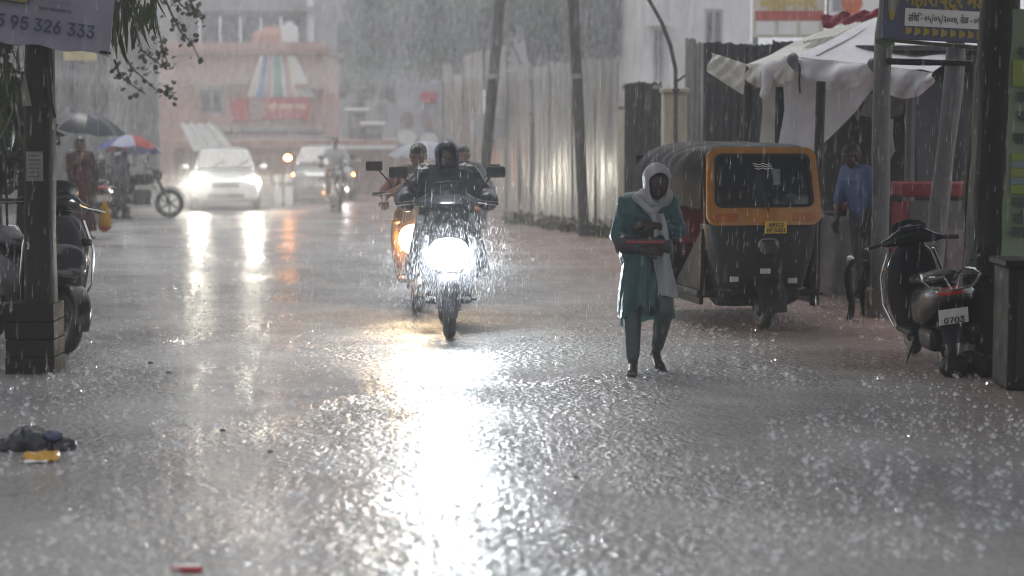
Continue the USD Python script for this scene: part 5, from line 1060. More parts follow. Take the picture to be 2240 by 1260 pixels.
dk = part(b, 'photo_card', onbanner(facing(rrect(42 * pxm, 42 * pxm, 0, 74 * pxm, 8 * pxm), [], .004, (0, 0), 0).apply_transform(trimesh.transformations.rotation_matrix(-PI / 2, [0, 0, 1])), -222 * pxm, 86 * pxm, -.036), M('card_black', (0.025, 0.022, 0.02), 0.45), False)
part(b, 'photo_print', onbanner(facing(rrect(38 * pxm, 38 * pxm, 0, 68 * pxm, 6 * pxm), [], .004, (0, 0), 0).apply_transform(trimesh.transformations.rotation_matrix(-PI / 2, [0, 0, 1])), -222 * pxm, 90 * pxm, -.042), M('olive_card', (0.16, 0.13, 0.035), 0.45, var=0.3, vs=5), False)
for k, (w, z, t_) in enumerate(((58, 112, 'SCAN TO PAY ONLINE'), (58, 100, 'any app accepted'), (70, 84, 'BANK TRANSFER TO'))): part(b, 'small_print', onbanner(stand(letters(t_, 6 * pxm, .003, False, k == 2), w * pxm), -124 * pxm, (z - 1) * pxm), navy if k == 2 else M('faded_print', (0.14, 0.13, 0.17), 0.5), False)
for z in (.02, .93): part(b, 'batten', tube([onb(-bW, z) + V(0, .03, 0), onb(.01, z) + V(0, .03, 0)], .012, 6), old_wood)
# tree with long hanging leaves beside the banner
def blade(L, w, bend, rg):
    n = 6; t = np.linspace(0, 1, n); wd = w * np.sin(np.pi * np.clip(t * .93 + .05, 0, 1)) ** .8
    c_ = np.stack([bend * t ** 2 * L, 0 * t, -L * t], -1); tw = rg.uniform(-.5, .5)
    s = np.stack([np.sin(tw * t) * .6, np.cos(tw * t), 0 * t], -1); nrm = np.stack([np.cos(tw * t), -np.sin(tw * t) * .6, .2 + 0 * t], -1)
    Lf, Rt = c_ + s * wd[:, None] + nrm * .15 * wd[:, None], c_ - s * wd[:, None] + nrm * .15 * wd[:, None]
    v = np.stack([Lf, c_, Rt], 1).reshape(-1, 3); i = np.arange(n - 1)[:, None] * 3
    f = np.vstack([i + [0, 1, 4], i + [0, 4, 3], i + [1, 2, 5], i + [1, 5, 4]]); return trimesh.Trimesh(v, f, process=False)
rg = np.random.default_rng(11)
leaf_m = [leafmat('hanging_leaf_a', (0.030, 0.040, 0.018), .35, 3), leafmat('hanging_leaf_b', (0.045, 0.055, 0.022), .35, 3), leafmat('hanging_leaf_c', (0.022, 0.028, 0.016), .35, 3)]
Yt = Yp + .5
b = thing('mango_tree', 'dark leaning tree beside the left post with long drooping leaves', 'tree', (LPo[0] - 1.0, Yt + .7, 0))
b0 = V(LPo[0] - 1.0, Yt + .7, 0)
tw = [tube([(0, 0, -.1), (.05, 0, 1.4), (.1, 0, 2.8), (.3, -.1, 4.4), (.5, -.2, 6.0)], [.17, .14, .13, .11, .07], 10)]
part(b, 'trunk', tw, old_wood)
hub = at(285, -60, Yt) - b0
part(b, 'branch', tube([(.1, 0, 2.7), (.5, -.4, 3.1), hub * V(.75, .8, 1) + V(0, 0, .1), hub], [.06, .05, .03, .014], 7), old_wood)
for k in range(78):
    px, py = rg.uniform(222, 340), rg.uniform(-75, 62) ; 
    if px > 305 or px < 232: py = min(py, 15)
    yy = Yt + rg.normal(0, .22); q = at(px, py, yy) - b0
    L = rg.uniform(.17, .36) * (1.1 if 250 < px < 300 else .8)
    m = moved(blade(L, rg.uniform(.014, .022), rg.uniform(-.3, .3), rg), q, rz=rg.uniform(0, 6.28), ry=rg.normal(0, .22)); part(b, 'leaf', m, leaf_m[k % 3], True)
for k in range(46):
    px, py = rg.uniform(-10, 52), rg.uniform(95, 300); yy = Yt + .3 + rg.normal(0, .15); q = at(px, py, yy) - b0
    m = moved(blade(rg.uniform(.15, .32), rg.uniform(.014, .022), rg.uniform(-.3, .3), rg), q, rz=rg.uniform(0, 6.28), ry=rg.normal(0, .25)); part(b, 'leaf', m, leaf_m[k % 3], True)
cr = []
def canopy(spots, n, seed):
    r = np.random.default_rng(seed); out = []
    for c_, s in spots:
        d = r.normal(size=(n, 3)); d /= np.linalg.norm(d, axis=1, keepdims=True); out.append(V(*c_) + d * s * V(1.15, 1.15, .55) * r.uniform(.3, 1, (n, 1)))
    return np.vstack(out)
spots = [((x + rg.uniform(-.5, .5), y + rg.uniform(-.5, .5), 5.0 + rg.uniform(-.3, .9)), rg.uniform(1.2, 1.6)) for x in (-3.6, -1.8, -.1) for y in (-9.5, -7, -4.5, -2, .5, 3, 5.5)]
for c_, s in spots[::2]: part(b, 'branch', tube([(.3, -.1, 4.2), V(*c_) * V(.5, .5, .95), V(*c_)], [.06, .04, .02], 6), old_wood)
cr = [canopy(spots, 1500, 5)]
part(b, 'crown', leafcloud(np.vstack(cr), .15, rg, 1.2), leaf_m[0], False, kind='stuff')
# round leaved branch further off
b0 = at(150, 255, 26.0) * V(1, 1, 0)
b = thing('round_leaf_tree', 'tree with small round leaves on thin branches reaching over the street from the left', 'tree', b0)
part(b, 'trunk', tube([(-.6, 0, -.1), (-.5, 0, 1.5), (-.4, 0, 3.0), (-.3, .1, 5.0)], [.14, .12, .1, .06], 9), old_wood)
twigs = [[(345, -40), (375, 30), (395, 70), (420, 95), (435, 128)], [(330, -30), (345, 60), (360, 120), (372, 150)], [(290, 40), (310, 110), (335, 130), (365, 152)], [(265, 110), (290, 150), (318, 175), (345, 200), (385, 203)], [(400, -30), (425, 20), (445, 50)], [(250, 130), (262, 165), (280, 180), (318, 205)], [(360, -40), (395, 10), (420, 30)]]
mats2 = [leafmat('round_leaf_a', (0.05, 0.06, 0.035), .3, 3), leafmat('round_leaf_b', (0.07, 0.08, 0.05), .3, 3)]
disc = lambda r: trimesh.Trimesh(*[(lambda a: np.vstack([[0, 0, -.1 * r], np.column_stack([np.cos(a) * r, np.sin(a) * r * .75, .15 * r * np.cos(2 * a)])]))(np.arange(8) * PI / 4), np.array([[0, 1 + k, 1 + (k + 1) % 8] for k in range(8)])], process=False)
for tg in twigs:
    P = np.array([at(px, py, 26 + .3 * math.sin(px)) - b0 for px, py in tg]); part(b, 'twig', tube(P, np.linspace(.016, .006, len(P)), 5), old_wood)
    for k in range(26):
        s = rg.uniform(.15, 1) * (len(P) - 1.001); i = int(s); q = P[i] + (P[i + 1] - P[i]) * (s - i) + rg.normal(size=3) * V(.05, .08, .06)
        part(b, 'leaf', moved(disc(rg.uniform(.03, .055)), q, rz=rg.uniform(0, 6.28), rx=rg.uniform(-1.2, 1.2), ry=rg.uniform(-1.2, 1.2)), mats2[k % 2], False)
cr = []
for c_, s in (((-.6, .5, 4.8), 1.3), ((.6, .2, 5.2), 1.1), ((-1.9, .2, 4.4), 1.4), ((1.5, -.3, 5.1), .9), ((-2.6, -1, 3.2), 1.2)):
    d = rg.normal(size=(1100, 3)); d /= np.linalg.norm(d, axis=1, keepdims=True); cr.append(V(*c_) + d * s * V(1.1, 1.1, .7) * rg.uniform(.3, 1, (1100, 1)))
part(b, 'crown', leafcloud(np.vstack(cr), .08, rg, 2.0), mats2[0], False, kind='stuff')
tree('shrub_tree', 'low dark bushy tree filling the left edge behind the post', at(-10, 255, 24.0) * V(1, 1, 0), 2.2, blobs(9, -.2, 2.1, .45, 1.0, .5, 91), 9000, .07, dark_leaf, .07, seed=9)
solo('cable', tube([at(8, 330, 18.5), at(14, 420, 18.5), at(17, 520, 18.5), at(16, 575, 18.5)], .012, 6), black_plastic, 'thin dark cable hanging down at the far left edge', 'cable')
# litter
lt = gnd(80, 985)
b = thing('rubbish', 'heap of black plastic bags dumped at the left road edge', 'rubbish', lt)
for k, (dx, dy, w, h, px) in enumerate(((-.05, .02, .13, .10, 0), (.07, .06, .10, .07, 0), (-.14, .03, .10, .05, 0), (.15, .03, .07, .055, 0))):
    part(b, 'black_bag', folds(ell((dx, dy, h * .42), (w, .09, h), 3), .035, 16, k + 3), M('bin_bag', (0.012, 0.012, 0.016), 0.25, bump=.4, bs=40), True)
part(b, 'blue_wrapper', folds(ell((.10, -.02, .09), (.06, .03, .03), 3), .02, 25, 4), M('blue_wrapper', (0.06, 0.065, 0.13), 0.25), True)
b = thing('packet', 'crumpled yellow packet lying in front of the black bags', 'packet', gnd(92, 1010))
part(b, 'body', folds(rbox((0, 0, .03), (.19, .09, .045), .015).subdivide().subdivide(), .02, 18, 8), M('yellow_packet', (0.50, 0.27, 0.03), 0.3, var=0.3, vs=20), True)
part(b, 'flap', folds(rbox((-.02, -.055, .012), (.12, .05, .012), .005).subdivide().subdivide(), .012, 22, 2), white_p, True)
b = thing('wrapper', 'flattened red and white wrapper lying at the bottom of the road', 'wrapper', gnd(408, 1251))
part(b, 'body', folds(rbox((0, 0, .014), (.135, .05, .022), .008).subdivide().subdivide(), .012, 22, 2), M('red_wrapper', (0.30, 0.035, 0.05), 0.25, var=0.3, vs=14), True)
part(b, 'label', folds(rbox((.0, .01, .026), (.11, .03, .008), .003).subdivide().subdivide(), .01, 22, 2), white_p, True)
for k, (px, py, s) in enumerate(((370, 815, .018), (488, 943, .016), (590, 990, .018), (1260, 1045, .016), (330, 795, .02))):
    solo('stone', folds(ell(gnd(px, py) + V(0, 0, s * .25), (s, s * .8, s * .5), 2), .012, 20, k), M('pebble', (0.07, 0.065, 0.06), .5, var=.4), ('small stone on the road just right of the post block', 'small dark stone on the left half of the road, upper one of two', 'small dark stone on the left half of the road, lower one of two', 'small stone right of the headlight reflection', 'small flat stone beside the pale edge line near the post')[k], 'stone', 'stones on the road')
# ------------------------------------------------------------------ right: sign frame, posts, tent, shop, banner, tree
bark_pole = M('pale_pole', (0.13, 0.127, 0.132), 0.5, var=0.35, vs=6, bump=0.5, bs=20, grime=0.5, stretch=(1, 1, .6))
dark_pole = M('dark_tent_pole', (0.014, 0.014, 0.015), 0.4, spec=0.3, var=0.3)
bamboo = M('bamboo', (0.055, 0.06, 0.04), 0.5, var=0.4)
p1, p2 = gnd(1915, 692), at(2050, 255, 20.1) * V(1, 1, 0)
Ysg = p1[1] - .16
b = thing('post_frame', 'frame of two pale wooden posts and dark cross bars carrying the blue sign', 'frame', p1)
def crooked(pts, r, seed=0):
    P = np.array(pts, float); t = np.linspace(0, 1, 14); Q = np.stack([np.interp(t, np.linspace(0, 1, len(P)), P[:, k]) for k in range(3)], -1)
    Q[:, 0] += .02 * np.sin(t * 7 + seed); return folds(tube(Q, r * (1 + .05 * np.sin(t * 19 + seed)), 12), .008, 8, seed)
b1 = at(1915, 640, p1[1]) - p1
part(b, 'post', crooked([(0, 0, 0), at(1928, 380, p1[1]) - p1, at(1936, 84, p1[1]) - p1, at(1938, -20, p1[1]) - p1], .085, 1), bark_pole, True)
part(b, 'post_foot', rbox((0, 0, .13), (.2, .2, .30), .03), M('brown_block', (0.11, 0.075, 0.065), 0.6, var=.3))
part(b, 'post', crooked([p2 - p1 + V(-.02, 0, 0), at(2068, 330, p2[1]) - p1, at(2088, 105, p2[1]) - p1, at(2092, 10, p2[1]) - p1], .095, 4), bark_pole, True)
part(b, 'cross_bar', crooked([at(1916, 86, Ysg) - p1, at(2050, 96, Ysg) - p1, at(2200, 110, Ysg) - p1], .018, 2), bamboo, True)
part(b, 'cross_bar', crooked([at(1940, 134, Ysg + .05) - p1, at(2180, 140, Ysg + .05) - p1], .030, 3), dark_pole, True)
part(b, 'lashing', cat(*[tube([at(1936 + 2 * math.sin(k), 86 + 4 * k, Ysg - .03 - .01 * (k % 2)) - p1 + V(-.09, 0, .01 * k), at(1936, 90 + 4 * k, Ysg - .06) - p1, at(1936, 84 + 4 * k, Ysg - .03) - p1 + V(.09, 0, 0)], .008, 5) for k in range(4)]), M('green_rope', (0.08, 0.12, 0.06), .6), kind='stuff')
Ysn = Ysg - .06; rt = math.radians(-2.9)
sc0 = at(1927, 84, Ysn); sW = 280 * Ysn / FPX; sH = .95; kx = Ysn / FPX
b = thing('sign', 'blue sign with yellow ornaments and white lettered strip on the post frame', 'sign', sc0)
def ons(m, x, z, y): m = m.copy(); m.apply_translation((x, y, z)); m.apply_transform(trimesh.transformations.rotation_matrix(-rt, [0, 1, 0])); return m
blue_s = M('sign_blue', (0.035, 0.04, 0.10), 0.35, var=0.12, vs=4, coat=.2); yell = M('sign_yellow', (0.36, 0.27, 0.02), 0.4, var=0.15)
part(b, 'board', ons(rbox((sW / 2, 0, sH / 2), (sW, .03, sH), .008), 0, 0, 0), blue_s)
st_ = part(b, 'white_strip', ons(rbox((0, 0, 0), (200 * kx, .010, 38 * kx), .003), 148 * kx, 49 * kx, -.021), white_p)
part(st_, 'lettering', ons(stand(letters('तिथि - ०५/०५/२००७, वेळ - ०९ ते १२', 15 * kx, .004, True), 186 * kx), 148 * kx, 48 * kx, -.029), M('grey_ink', (0.07, 0.07, 0.08), .5), False)
part(b, 'heading', ons(stand(letters('महाराष्ट्र मंडळ', 34 * kx, .005, True, True), 205 * kx), 148 * kx, 88 * kx, -.019), yell, False)
for k in range(11):
    x = (52 + 19.3 * k) * kx; z = (20 - .4 * k) * kx
    part(b, 'flag_motif', ons(cat(box((x, 0, z), (2.2 * kx, .005, 19 * kx)), hullpts([(x + a * kx, e, z + c_ * kx) for a, c_ in ((2, 8), (13, 4), (12, -5), (2, -8)) for e in (-.0025, .0025)])), 0, 0, -.019), yell, False, kind=None) if False else None
    part(b, 'flag_motif', ons(hullpts([(x + a * kx, e, z + c_ * kx) for a, c_ in ((0, 9), (2, 9), (13, 3), (12, -5), (2, -8), (0, -9)) for e in (-.0025, .0025)]), 0, 0, -.019), yell, False)
for px in (20,):
    em = part(b, 'emblem', ons(facing([(10 * kx * math.cos(a), 52 * kx * math.sin(a)) for a in np.linspace(0, 2 * PI, 28)[:-1]], [], .006, (0, 0), 0).apply_transform(trimesh.transformations.rotation_matrix(-PI / 2, [0, 0, 1])), px * kx, 92 * kx, -.016), yell, False)
    part(em, 'emblem_centre', ons(facing([(6 * kx * math.cos(a), 40 * kx * math.sin(a)) for a in np.linspace(0, 2 * PI, 24)[:-1]], [], .005, (0, 0), 0).apply_transform(trimesh.transformations.rotation_matrix(-PI / 2, [0, 0, 1])), px * kx, 95 * kx, -.023), M('emblem_grey', (0.3, 0.31, 0.38), .5), False)
# second slim emblem board right of the trunk top
q = at(2190, 84, Ysn + .5)
b = thing('emblem_board', 'narrow blue board with a yellow oval emblem beside the dark trunk top', 'sign', q)
part(b, 'board', rbox((.05, 0, .45), (.16, .03, .95), .008), blue_s)
part(b, 'emblem', moved(lathe([(0, -.004), (1, -.004), (1, .004), (0, .004)], 26, 'y').apply_scale((.05, 1, .24)), (.045, -.022, .28)), yell, False)
# dark trunk on the right
Ytr = 15.7; tb = at(2165, 255, Ytr) * V(1, 1, 0)
b = thing('dark_tree', 'thick dark tree trunk rising out of the frame on the right', 'tree', tb)
tpts = [V(.04, 0, -.1), at(2162, 640, Ytr) - tb, at(2164, 400, Ytr) - tb, at(2172, 200, Ytr) - tb, at(2188, 0, Ytr) - tb, at(2196, -120, Ytr) - tb, V(.35, .2, 5.5)]
tt = tube(np.array(tpts), [.25, .19, .165, .15, .14, .13, .08], 18).subdivide().subdivide()
part(b, 'trunk', folds(tt, .035, 5, 3), M('wet_bark', (0.013, 0.011, 0.008), 0.55, spec=0.25, var=.55, vs=5, bump=0.8, bs=16, stretch=(2, 2, .6)), True)
cr = []
spots = [((x + rg.uniform(-.5, .5), y + rg.uniform(-.5, .5), 5.0 + rg.uniform(-.3, .9)), rg.uniform(1.2, 1.6)) for x in (-1.9, -.2, 1.5, 3.2) for y in (-9.5, -7, -4.5, -2, .5, 3) if x > -1 or y > -3]
for c_, s in spots[::3]: part(b, 'limb', tube([(.25, .1, 4.0), V(*c_) * V(.5, .5, .95), V(*c_)], [.07, .05, .02], 6), M('wet_bark', (0.022, 0.019, 0.015), 0.5))
cr = [canopy(spots, 1500, 6)]
part(b, 'crown', leafcloud(np.vstack(cr), .15, rg, 1.2), leaf_m[0], False, kind='stuff')
part(b, 'ivy', leafcloud(np.array([at(2150 + rg.normal(0, 10), rg.uniform(540, 640), Ytr - .2) - tb for _ in range(160)]), .02, rg, 2), dark_leaf, False, kind='stuff')
for k, (px, top) in enumerate(((2138, 120), (2122, 300))):
    q0 = at(px, 255, Ytr + .35 + .1 * k) * V(1, 1, 0); part(b, 'stem', crooked([q0 - tb, at(px + 6, top, Ytr + .35) - tb], .04, 5 + k), old_wood, True)
# yellow green banner with cut off lettering and the dark cabinet under it
Ybn = 13.6; bx = X(2196, Ybn)
b = thing('notice_banner', 'yellow green and white lettered banner at the right edge of the picture', 'banner', (bx, Ybn, 0))
z0, z1 = Z(560, Ybn), Z(20, Ybn); bw2 = 1.6
lean = .045
def nb(u, v): return np.stack([bw2 * u + lean * (v - .0) + .004 * np.sin(v * 23), .012 * np.sin(u * 9 + v * 11), z0 + (z1 - z0) * v], -1)
part(b, 'sheet', grid(nb, 24, 40, .004), M('banner_green', (0.10, 0.135, 0.075), 0.42, var=0.2, vs=2.5, grime=.2), True)
for za, zb, mm in ((336, 352, 'ygreen'), (352, 368, 'teal'), (368, 388, 'ygreen'), (388, 404, 'teal'), (404, 424, 'ygreen'), (130, 190, 'ygreen')):
    part(b, 'stripe', rbox((bw2 / 2 + lean * .55, -.02, (Z(za, Ybn) + Z(zb, Ybn)) / 2), (bw2 - .05, .006, (Z(za, Ybn) - Z(zb, Ybn)) * .98), .002), M('banner_ygreen', (0.13, 0.16, 0.016), .45) if mm == 'ygreen' else M('banner_teal', (0.09, 0.14, 0.14), .45))
for k, (py, t_) in enumerate(((112, 'श्री संत'), (210, 'जय महाराष्ट्र'), (252, 'वार्षिक'), (300, 'सप्ताह'), (440, 'कार्यक्रम'), (475, 'संपर्क'), (505, 'आयोजक'))):
    m = stand(letters(t_, .075, .004, True, True), None, False); part(b, 'lettering', moved(m, (.03 + lean * (1 - py / 560) + .01 * (k % 3), -.024, Z(py + 14, Ybn))), ink, False)
for x in (.7, 1.5): part(b, 'post', tube([(x + .05, .06, 0), (x + .05 + lean, .06, z1 + .1)], .03, 8), old_wood)
b = thing('cabinet', 'dark box cabinet standing below the yellow green banner', 'cabinet', (X(2262, 14.4), 14.4, 0))
ch = Z(585, 14.1)
part(b, 'body', folds(rbox((.1, 0, ch / 2), (.62, .45, ch), .03).subdivide(), .006, 8), block_m, 30); part(b, 'lid', rbox((.1, 0, ch + .02), (.68, .5, .05), .015), block_m)
part(b, 'door', rbox((.1, -.235, ch / 2), (.5, .012, ch * .8), .004), black_plastic)
b = thing('low_plinth', 'low dark rubble plinth between the parked scooter and the trunk', 'plinth', (X(2175, 15.0), 15.0, 0))
for k in range(7): part(b, 'stone', folds(ell((-.25 + .12 * k, .05 * math.sin(k * 2), .07 + .03 * (k % 2)), (.11, .12, .09), 3), .03, 9, k), block_m, True)
# ---- the tent
tent_w = cloth('tent_white', (0.74, 0.74, 0.77), .35, var=.14, vs=3, rough=.32, wet=.5, bs=9, bump=.5); tent_c = cloth('tent_cream', (0.68, 0.67, 0.63), .35, var=.16, vs=3, rough=.4, wet=.4)
b = thing('tent', 'white wet cloth tent with sagging roof over dark poles, behind the rickshaw', 'tent')
def quad_sheet(A, B, C, D, nu, nv, wob, seed, thick=.006, sag=0.0):
    """A sheet between corners A-B (top) and D-C (bottom), wrinkled and sagging."""
    A, B, C, D = (V(*q) for q in (A, B, C, D))
    n = unit(np.cross(B - A, D - A))
    def fn(u, v):
        P = (A[:, None, None] * (1 - u) + B[:, None, None] * u) * (1 - v) + (D[:, None, None] * (1 - u) + C[:, None, None] * u) * v
        w = (meshkit.fbm(np.stack([u * 6, v * 4 + seed, u * 0], -1), 4) - .5) * 2 * wob + wob * .6 * np.sin(u * 21 + v * 9 + seed)
        P = P + n[:, None, None] * w - V(0, 0, 1)[:, None, None] * sag * np.sin(PI * u) * np.sin(PI * np.clip(v, 0, 1))
        return np.moveaxis(P, 0, -1)
    return grid(fn, nu, nv, thick)
part(b, 'roof_panel', quad_sheet(at(1812, 62, 25.5), at(1935, 40, 25.5), at(1790, 122, 21.8), at(1632, 142, 22.6), 46, 30, .014, 1, sag=.06), tent_c, True)
part(b, 'roof_panel', quad_sheet(at(1915, 38, 25.3), at(2185, 74, 25.6), at(2040, 158, 20.95), at(1738, 125, 21.6), 60, 36, .014, 2, sag=.10), tent_w, True)
def valance(P, h0, h1, seed, m, n=50):
    P = [V(*q) for q in P]
    def fn(u, v):
        s = u * (len(P) - 1); i = np.minimum(s.astype(int), len(P) - 2); t = (s - i)[..., None]; A = np.array(P)
        Q = A[i] * (1 - t) + A[i + 1] * t
        drop = h0 + (h1 - h0) * np.abs(np.sin(s * PI)) ** .8
        off = .05 * np.sin(u * 40 + seed + v * 2) * v + .03 * np.sin(u * 17 + v * 6)
        return Q + np.stack([.02 * np.sin(v * 5 + u * 9), -off - .05 * np.sin(PI * v), -drop * v], -1)
    part(b, 'valance', grid(fn, n, 12, .006), m, True)
valance([at(1632, 142, 22.55), at(1690, 133, 22.2), at(1745, 126, 21.55)], .12, .26, 1, tent_c)
valance([at(1740, 127, 21.52), at(1910, 141, 21.15), at(2040, 160, 20.9)], .08, .30, 3, tent_w, 80)
part(b, 'loose_flap', quad_sheet(at(1558, 116, 22.9), at(1632, 140, 22.6), at(1626, 208, 22.6), at(1545, 156, 22.9), 24, 18, .03, 5), tent_c, True)
part(b, 'gathered_corner', folds(soft([[(at(1684, 150, 22.0), .07), (at(1672, 205, 22.0), .045)], [(at(1720, 130, 21.7), .05), (at(1684, 150, 22.0), .07)]], .025, 4), .03, 9, 2), tent_w, True)
for q0, q1 in (((1735, 130, 21.5, .06), (1745, 150, 21.5, .04)), ((1905, 138, 20.8, .05), (1925, 172, 20.75, .03))): part(b, 'knot', folds(soft([[(at(*q0[:3]), q0[3]), (at(*q1[:3]), q1[3])]], .025, 4), .03, 9, 4), M('dark_gather', (0.10, 0.10, 0.11), .5), True)
def curtain(pts, Yc, seed, nm, m, wob=.06):
    """A hanging sheet inside a polygon of photograph points, at one depth, with vertical folds."""
    Q = np.array([at(px, py, Yc)[[0, 2]] for px, py in pts]); pl = Polygon(Q).segmentize(.08)
    xs, zs = np.meshgrid(np.arange(Q[:, 0].min(), Q[:, 0].max(), .05), np.arange(Q[:, 1].min(), Q[:, 1].max(), .08)); import shapely
    inn = shapely.contains_xy(pl.buffer(-.02), xs, zs); V2 = np.vstack([np.array(pl.exterior.coords)[:-1], np.column_stack([xs[inn], zs[inn]])])
    from scipy.spatial import Delaunay
    T = Delaunay(V2).simplices; cn = V2[T].mean(1); T = T[shapely.contains_xy(pl, cn[:, 0], cn[:, 1])]
    top = Q[:, 1].max(); hang = np.clip((top - V2[:, 1]) / 1.2, 0.1, 1.2)
    y = Yc + wob * hang * np.sin(V2[:, 0] * 11 + seed + .8 * V2[:, 1]) + .04 * (meshkit.fbm(np.column_stack([V2 * 2.2, V2[:, 0] * 0 + seed]), 3) - .5)
    Pf = np.column_stack([V2[:, 0], y, V2[:, 1]]); k = len(Pf); Pb = Pf + V(0, .006, 0)
    return part(b, nm, trimesh.Trimesh(np.vstack([Pf, Pb]), np.vstack([T, T[:, ::-1] + k]), process=False), m, True)
curtain([(1712, 145), (1900, 150), (1928, 172), (1870, 245), (1812, 305), (1760, 345), (1700, 335), (1716, 240)], 22.3, 1, 'curtain', tent_w)
curtain([(1664, 168), (1716, 150), (1714, 240), (1704, 318), (1660, 330), (1668, 240)], 22.7, 4, 'curtain', tent_c, .03)
curtain([(1895, 210), (1990, 170), (1975, 250), (1930, 262), (1880, 252)], 24.2, 7, 'curtain', M('grey_cloth', (0.26, 0.25, 0.23), .6, var=.25))
for px, y0, y1, Yq in ((1704, 190, 560, 22.4), (1794, 178, 668, 20.7), (1636, 150, 540, 22.9), (1925, 150, 560, 23.0)):
    q0 = at(px - 8 if px == 1794 else px, 255, Yq) * V(1, 1, 0); part(b, 'pole', tube([q0, at(px + 2, y0, Yq)], .05 if px != 1925 else .035, 10), dark_pole)
part(b, 'tie_rope', tube([at(1750, 150, 21.4), at(1748, 176, 21.4), at(1750, 204, 21.4)], .012, 6), dark_pole)
part(b, 'rain_sheen_pipe', tube([at(1785, 668, 20.55) * V(1, 1, 0), at(1789, 330, 20.55)], .012, 6), chrome)
part(b, 'red_frill', quad_sheet(at(1795, 34, 26.0), at(1925, 20, 26.0), at(1925, 46, 25.9), at(1800, 60, 25.9), 40, 8, .05, 9), cloth('red_frill', (0.30, 0.02, 0.05), .3, var=.3, vs=8), True)
for k in range(6): part(b, 'roof_pleat', tube([at(1812 + 14 * k, 66 - 3 * k, 25.3), at(1760 + 12 * k, 92 - 2 * k, 23.8)], .02, 5), tent_c)
# ---- under the tent
b = thing('stall_table', 'stall table draped with pale cloth beside the dark tent pole', 'table', at(1858, 255, 21.9) * V(1, 1, 0))
q0 = at(1858, 255, 21.9)
part(b, 'tabletop', rbox((0, .3, .86), (.62, .7, .03), .01), dark_pole)
part(b, 'cloth', grid(lambda u, v: np.stack([-.30 + .60 * u, -.06 - .05 * v + .025 * np.sin(u * 15 + v * 2) * v, .88 - .84 * v - .04 * np.sin(u * 5)], -1), 30, 16, .006), cloth('stall_cloth', (0.34, 0.33, 0.35), .2, var=.15), True)
part(b, 'cloth', grid(lambda u, v: np.stack([-.30 - .03 * v, -.06 + .7 * u + 0 * v, .88 - .84 * v + .02 * np.sin(u * 9)], -1), 16, 12, .006), cloth('stall_cloth', (0.34, 0.33, 0.35), .2), True)
for x in (-.27, .27):
    for y in (.02, .6): part(b, 'leg', box((x, y, .42), (.04, .04, .84)), dark_pole, False)
solo('red_cover', folds(rbox(q0 * V(1, 1, 0) + V(.1, .15, .93), (.42, .36, .09), .03).subdivide().subdivide(), .03, 8, 3), M('red_cover', (0.22, 0.02, 0.025), .5, var=.3), 'folded red cover lying on the draped stall table', 'cover')
booth_red = M('booth_red', (0.24, 0.022, 0.03), .4, var=.25, grime=.3); booth_grey = M('booth_panel', (0.17, 0.165, 0.17), .5, var=.25, vs=3, grime=.3)
Yk = 20.6
b = thing('red_booth', 'low red framed counter with grey panels behind the pale posts', 'counter', (X(2058, Yk), Yk, 0))
hw = (X(2136, Yk) - X(1984, Yk)) / 2; zt = Z(415, Yk)
part(b, 'top', rbox((0, .25, zt), (hw * 2 + .08, .62, .14), .02), booth_red)
for x in (-hw, 0.02, hw - .03): part(b, 'upright', box((x, -.02, zt / 2 - .05), (.06, .06, zt - .12)), booth_red, False)
for x in (-hw / 2, hw / 2): part(b, 'panel', box((x, 0, zt / 2 - .04), (hw - .09, .03, zt - .14)), booth_grey, False)
part(b, 'poster', box((hw / 2, -.022, zt * .45), (hw * .55, .006, .5)), M('booth_poster', (0.24, 0.19, 0.19), .5, var=.5, vs=9), False)
part(b, 'side', box((-hw + .0, .3, zt / 2 - .06), (.04, .55, zt - .16)), booth_red, False)
Yq = 25.2
b = thing('shop_shed', 'dark shed of upright planks behind the sign posts under the tent', 'shed')
xs = np.linspace(X(1805, Yq), X(2330, Yq), 22)
shed_m = [M('shed_plank_a', (0.022, 0.021, 0.021), .6, var=.4, vs=4, grime=.3), M('shed_plank_b', (0.03, 0.028, 0.027), .6, var=.4, vs=4, grime=.3), M('shed_plank_c', (0.016, 0.016, 0.017), .6, var=.4, vs=4)]
for k in range(21): part(b, 'plank', box(((xs[k] + xs[k + 1]) / 2, Yq + .008 * (k % 3), 1.3), (xs[k + 1] - xs[k] - .008, .03, 2.6)), shed_m[k % 3], False)
part(b, 'roof', box(((xs[0] + xs[-1]) / 2, Yq - .9, 2.66), (xs[-1] - xs[0], 2.6, .06)), sheet_d, False)
for px in (1990, 2200): part(b, 'post', tube([at(px, 255, 23.4) * V(1, 1, 0), at(px + 4, 150, 23.4)], .06, 8), bark_pole)
part(b, 'beam', tube([at(1985, 150, 23.4), at(2300, 150, 23.4)], .04, 8), dark_pole)
Yq = 23.6
b = thing('hanging_sheet', 'dark grey plastic sheet hanging between the pale posts', 'sheet')
curtain([(1998, 175), (2060, 180), (2120, 150), (2135, 420), (2060, 410), (2005, 400)], Yq, 3, 'sheet', M('slate_sheet', (0.05, 0.049, 0.058), .4, var=.2, bump=.3, bs=10), .03)
solo('cloth_strip', folds(tube([at(1948, 260, 22.9), at(1942, 300, 22.9), at(1950, 330, 22.9), at(1944, 350, 22.9)], [.03, .05, .045, .02], 8).subdivide(), .02, 8), cloth('stall_cloth', (0.34, 0.33, 0.35), .2), 'pale cloth strip hanging beside the left sign post', 'cloth')
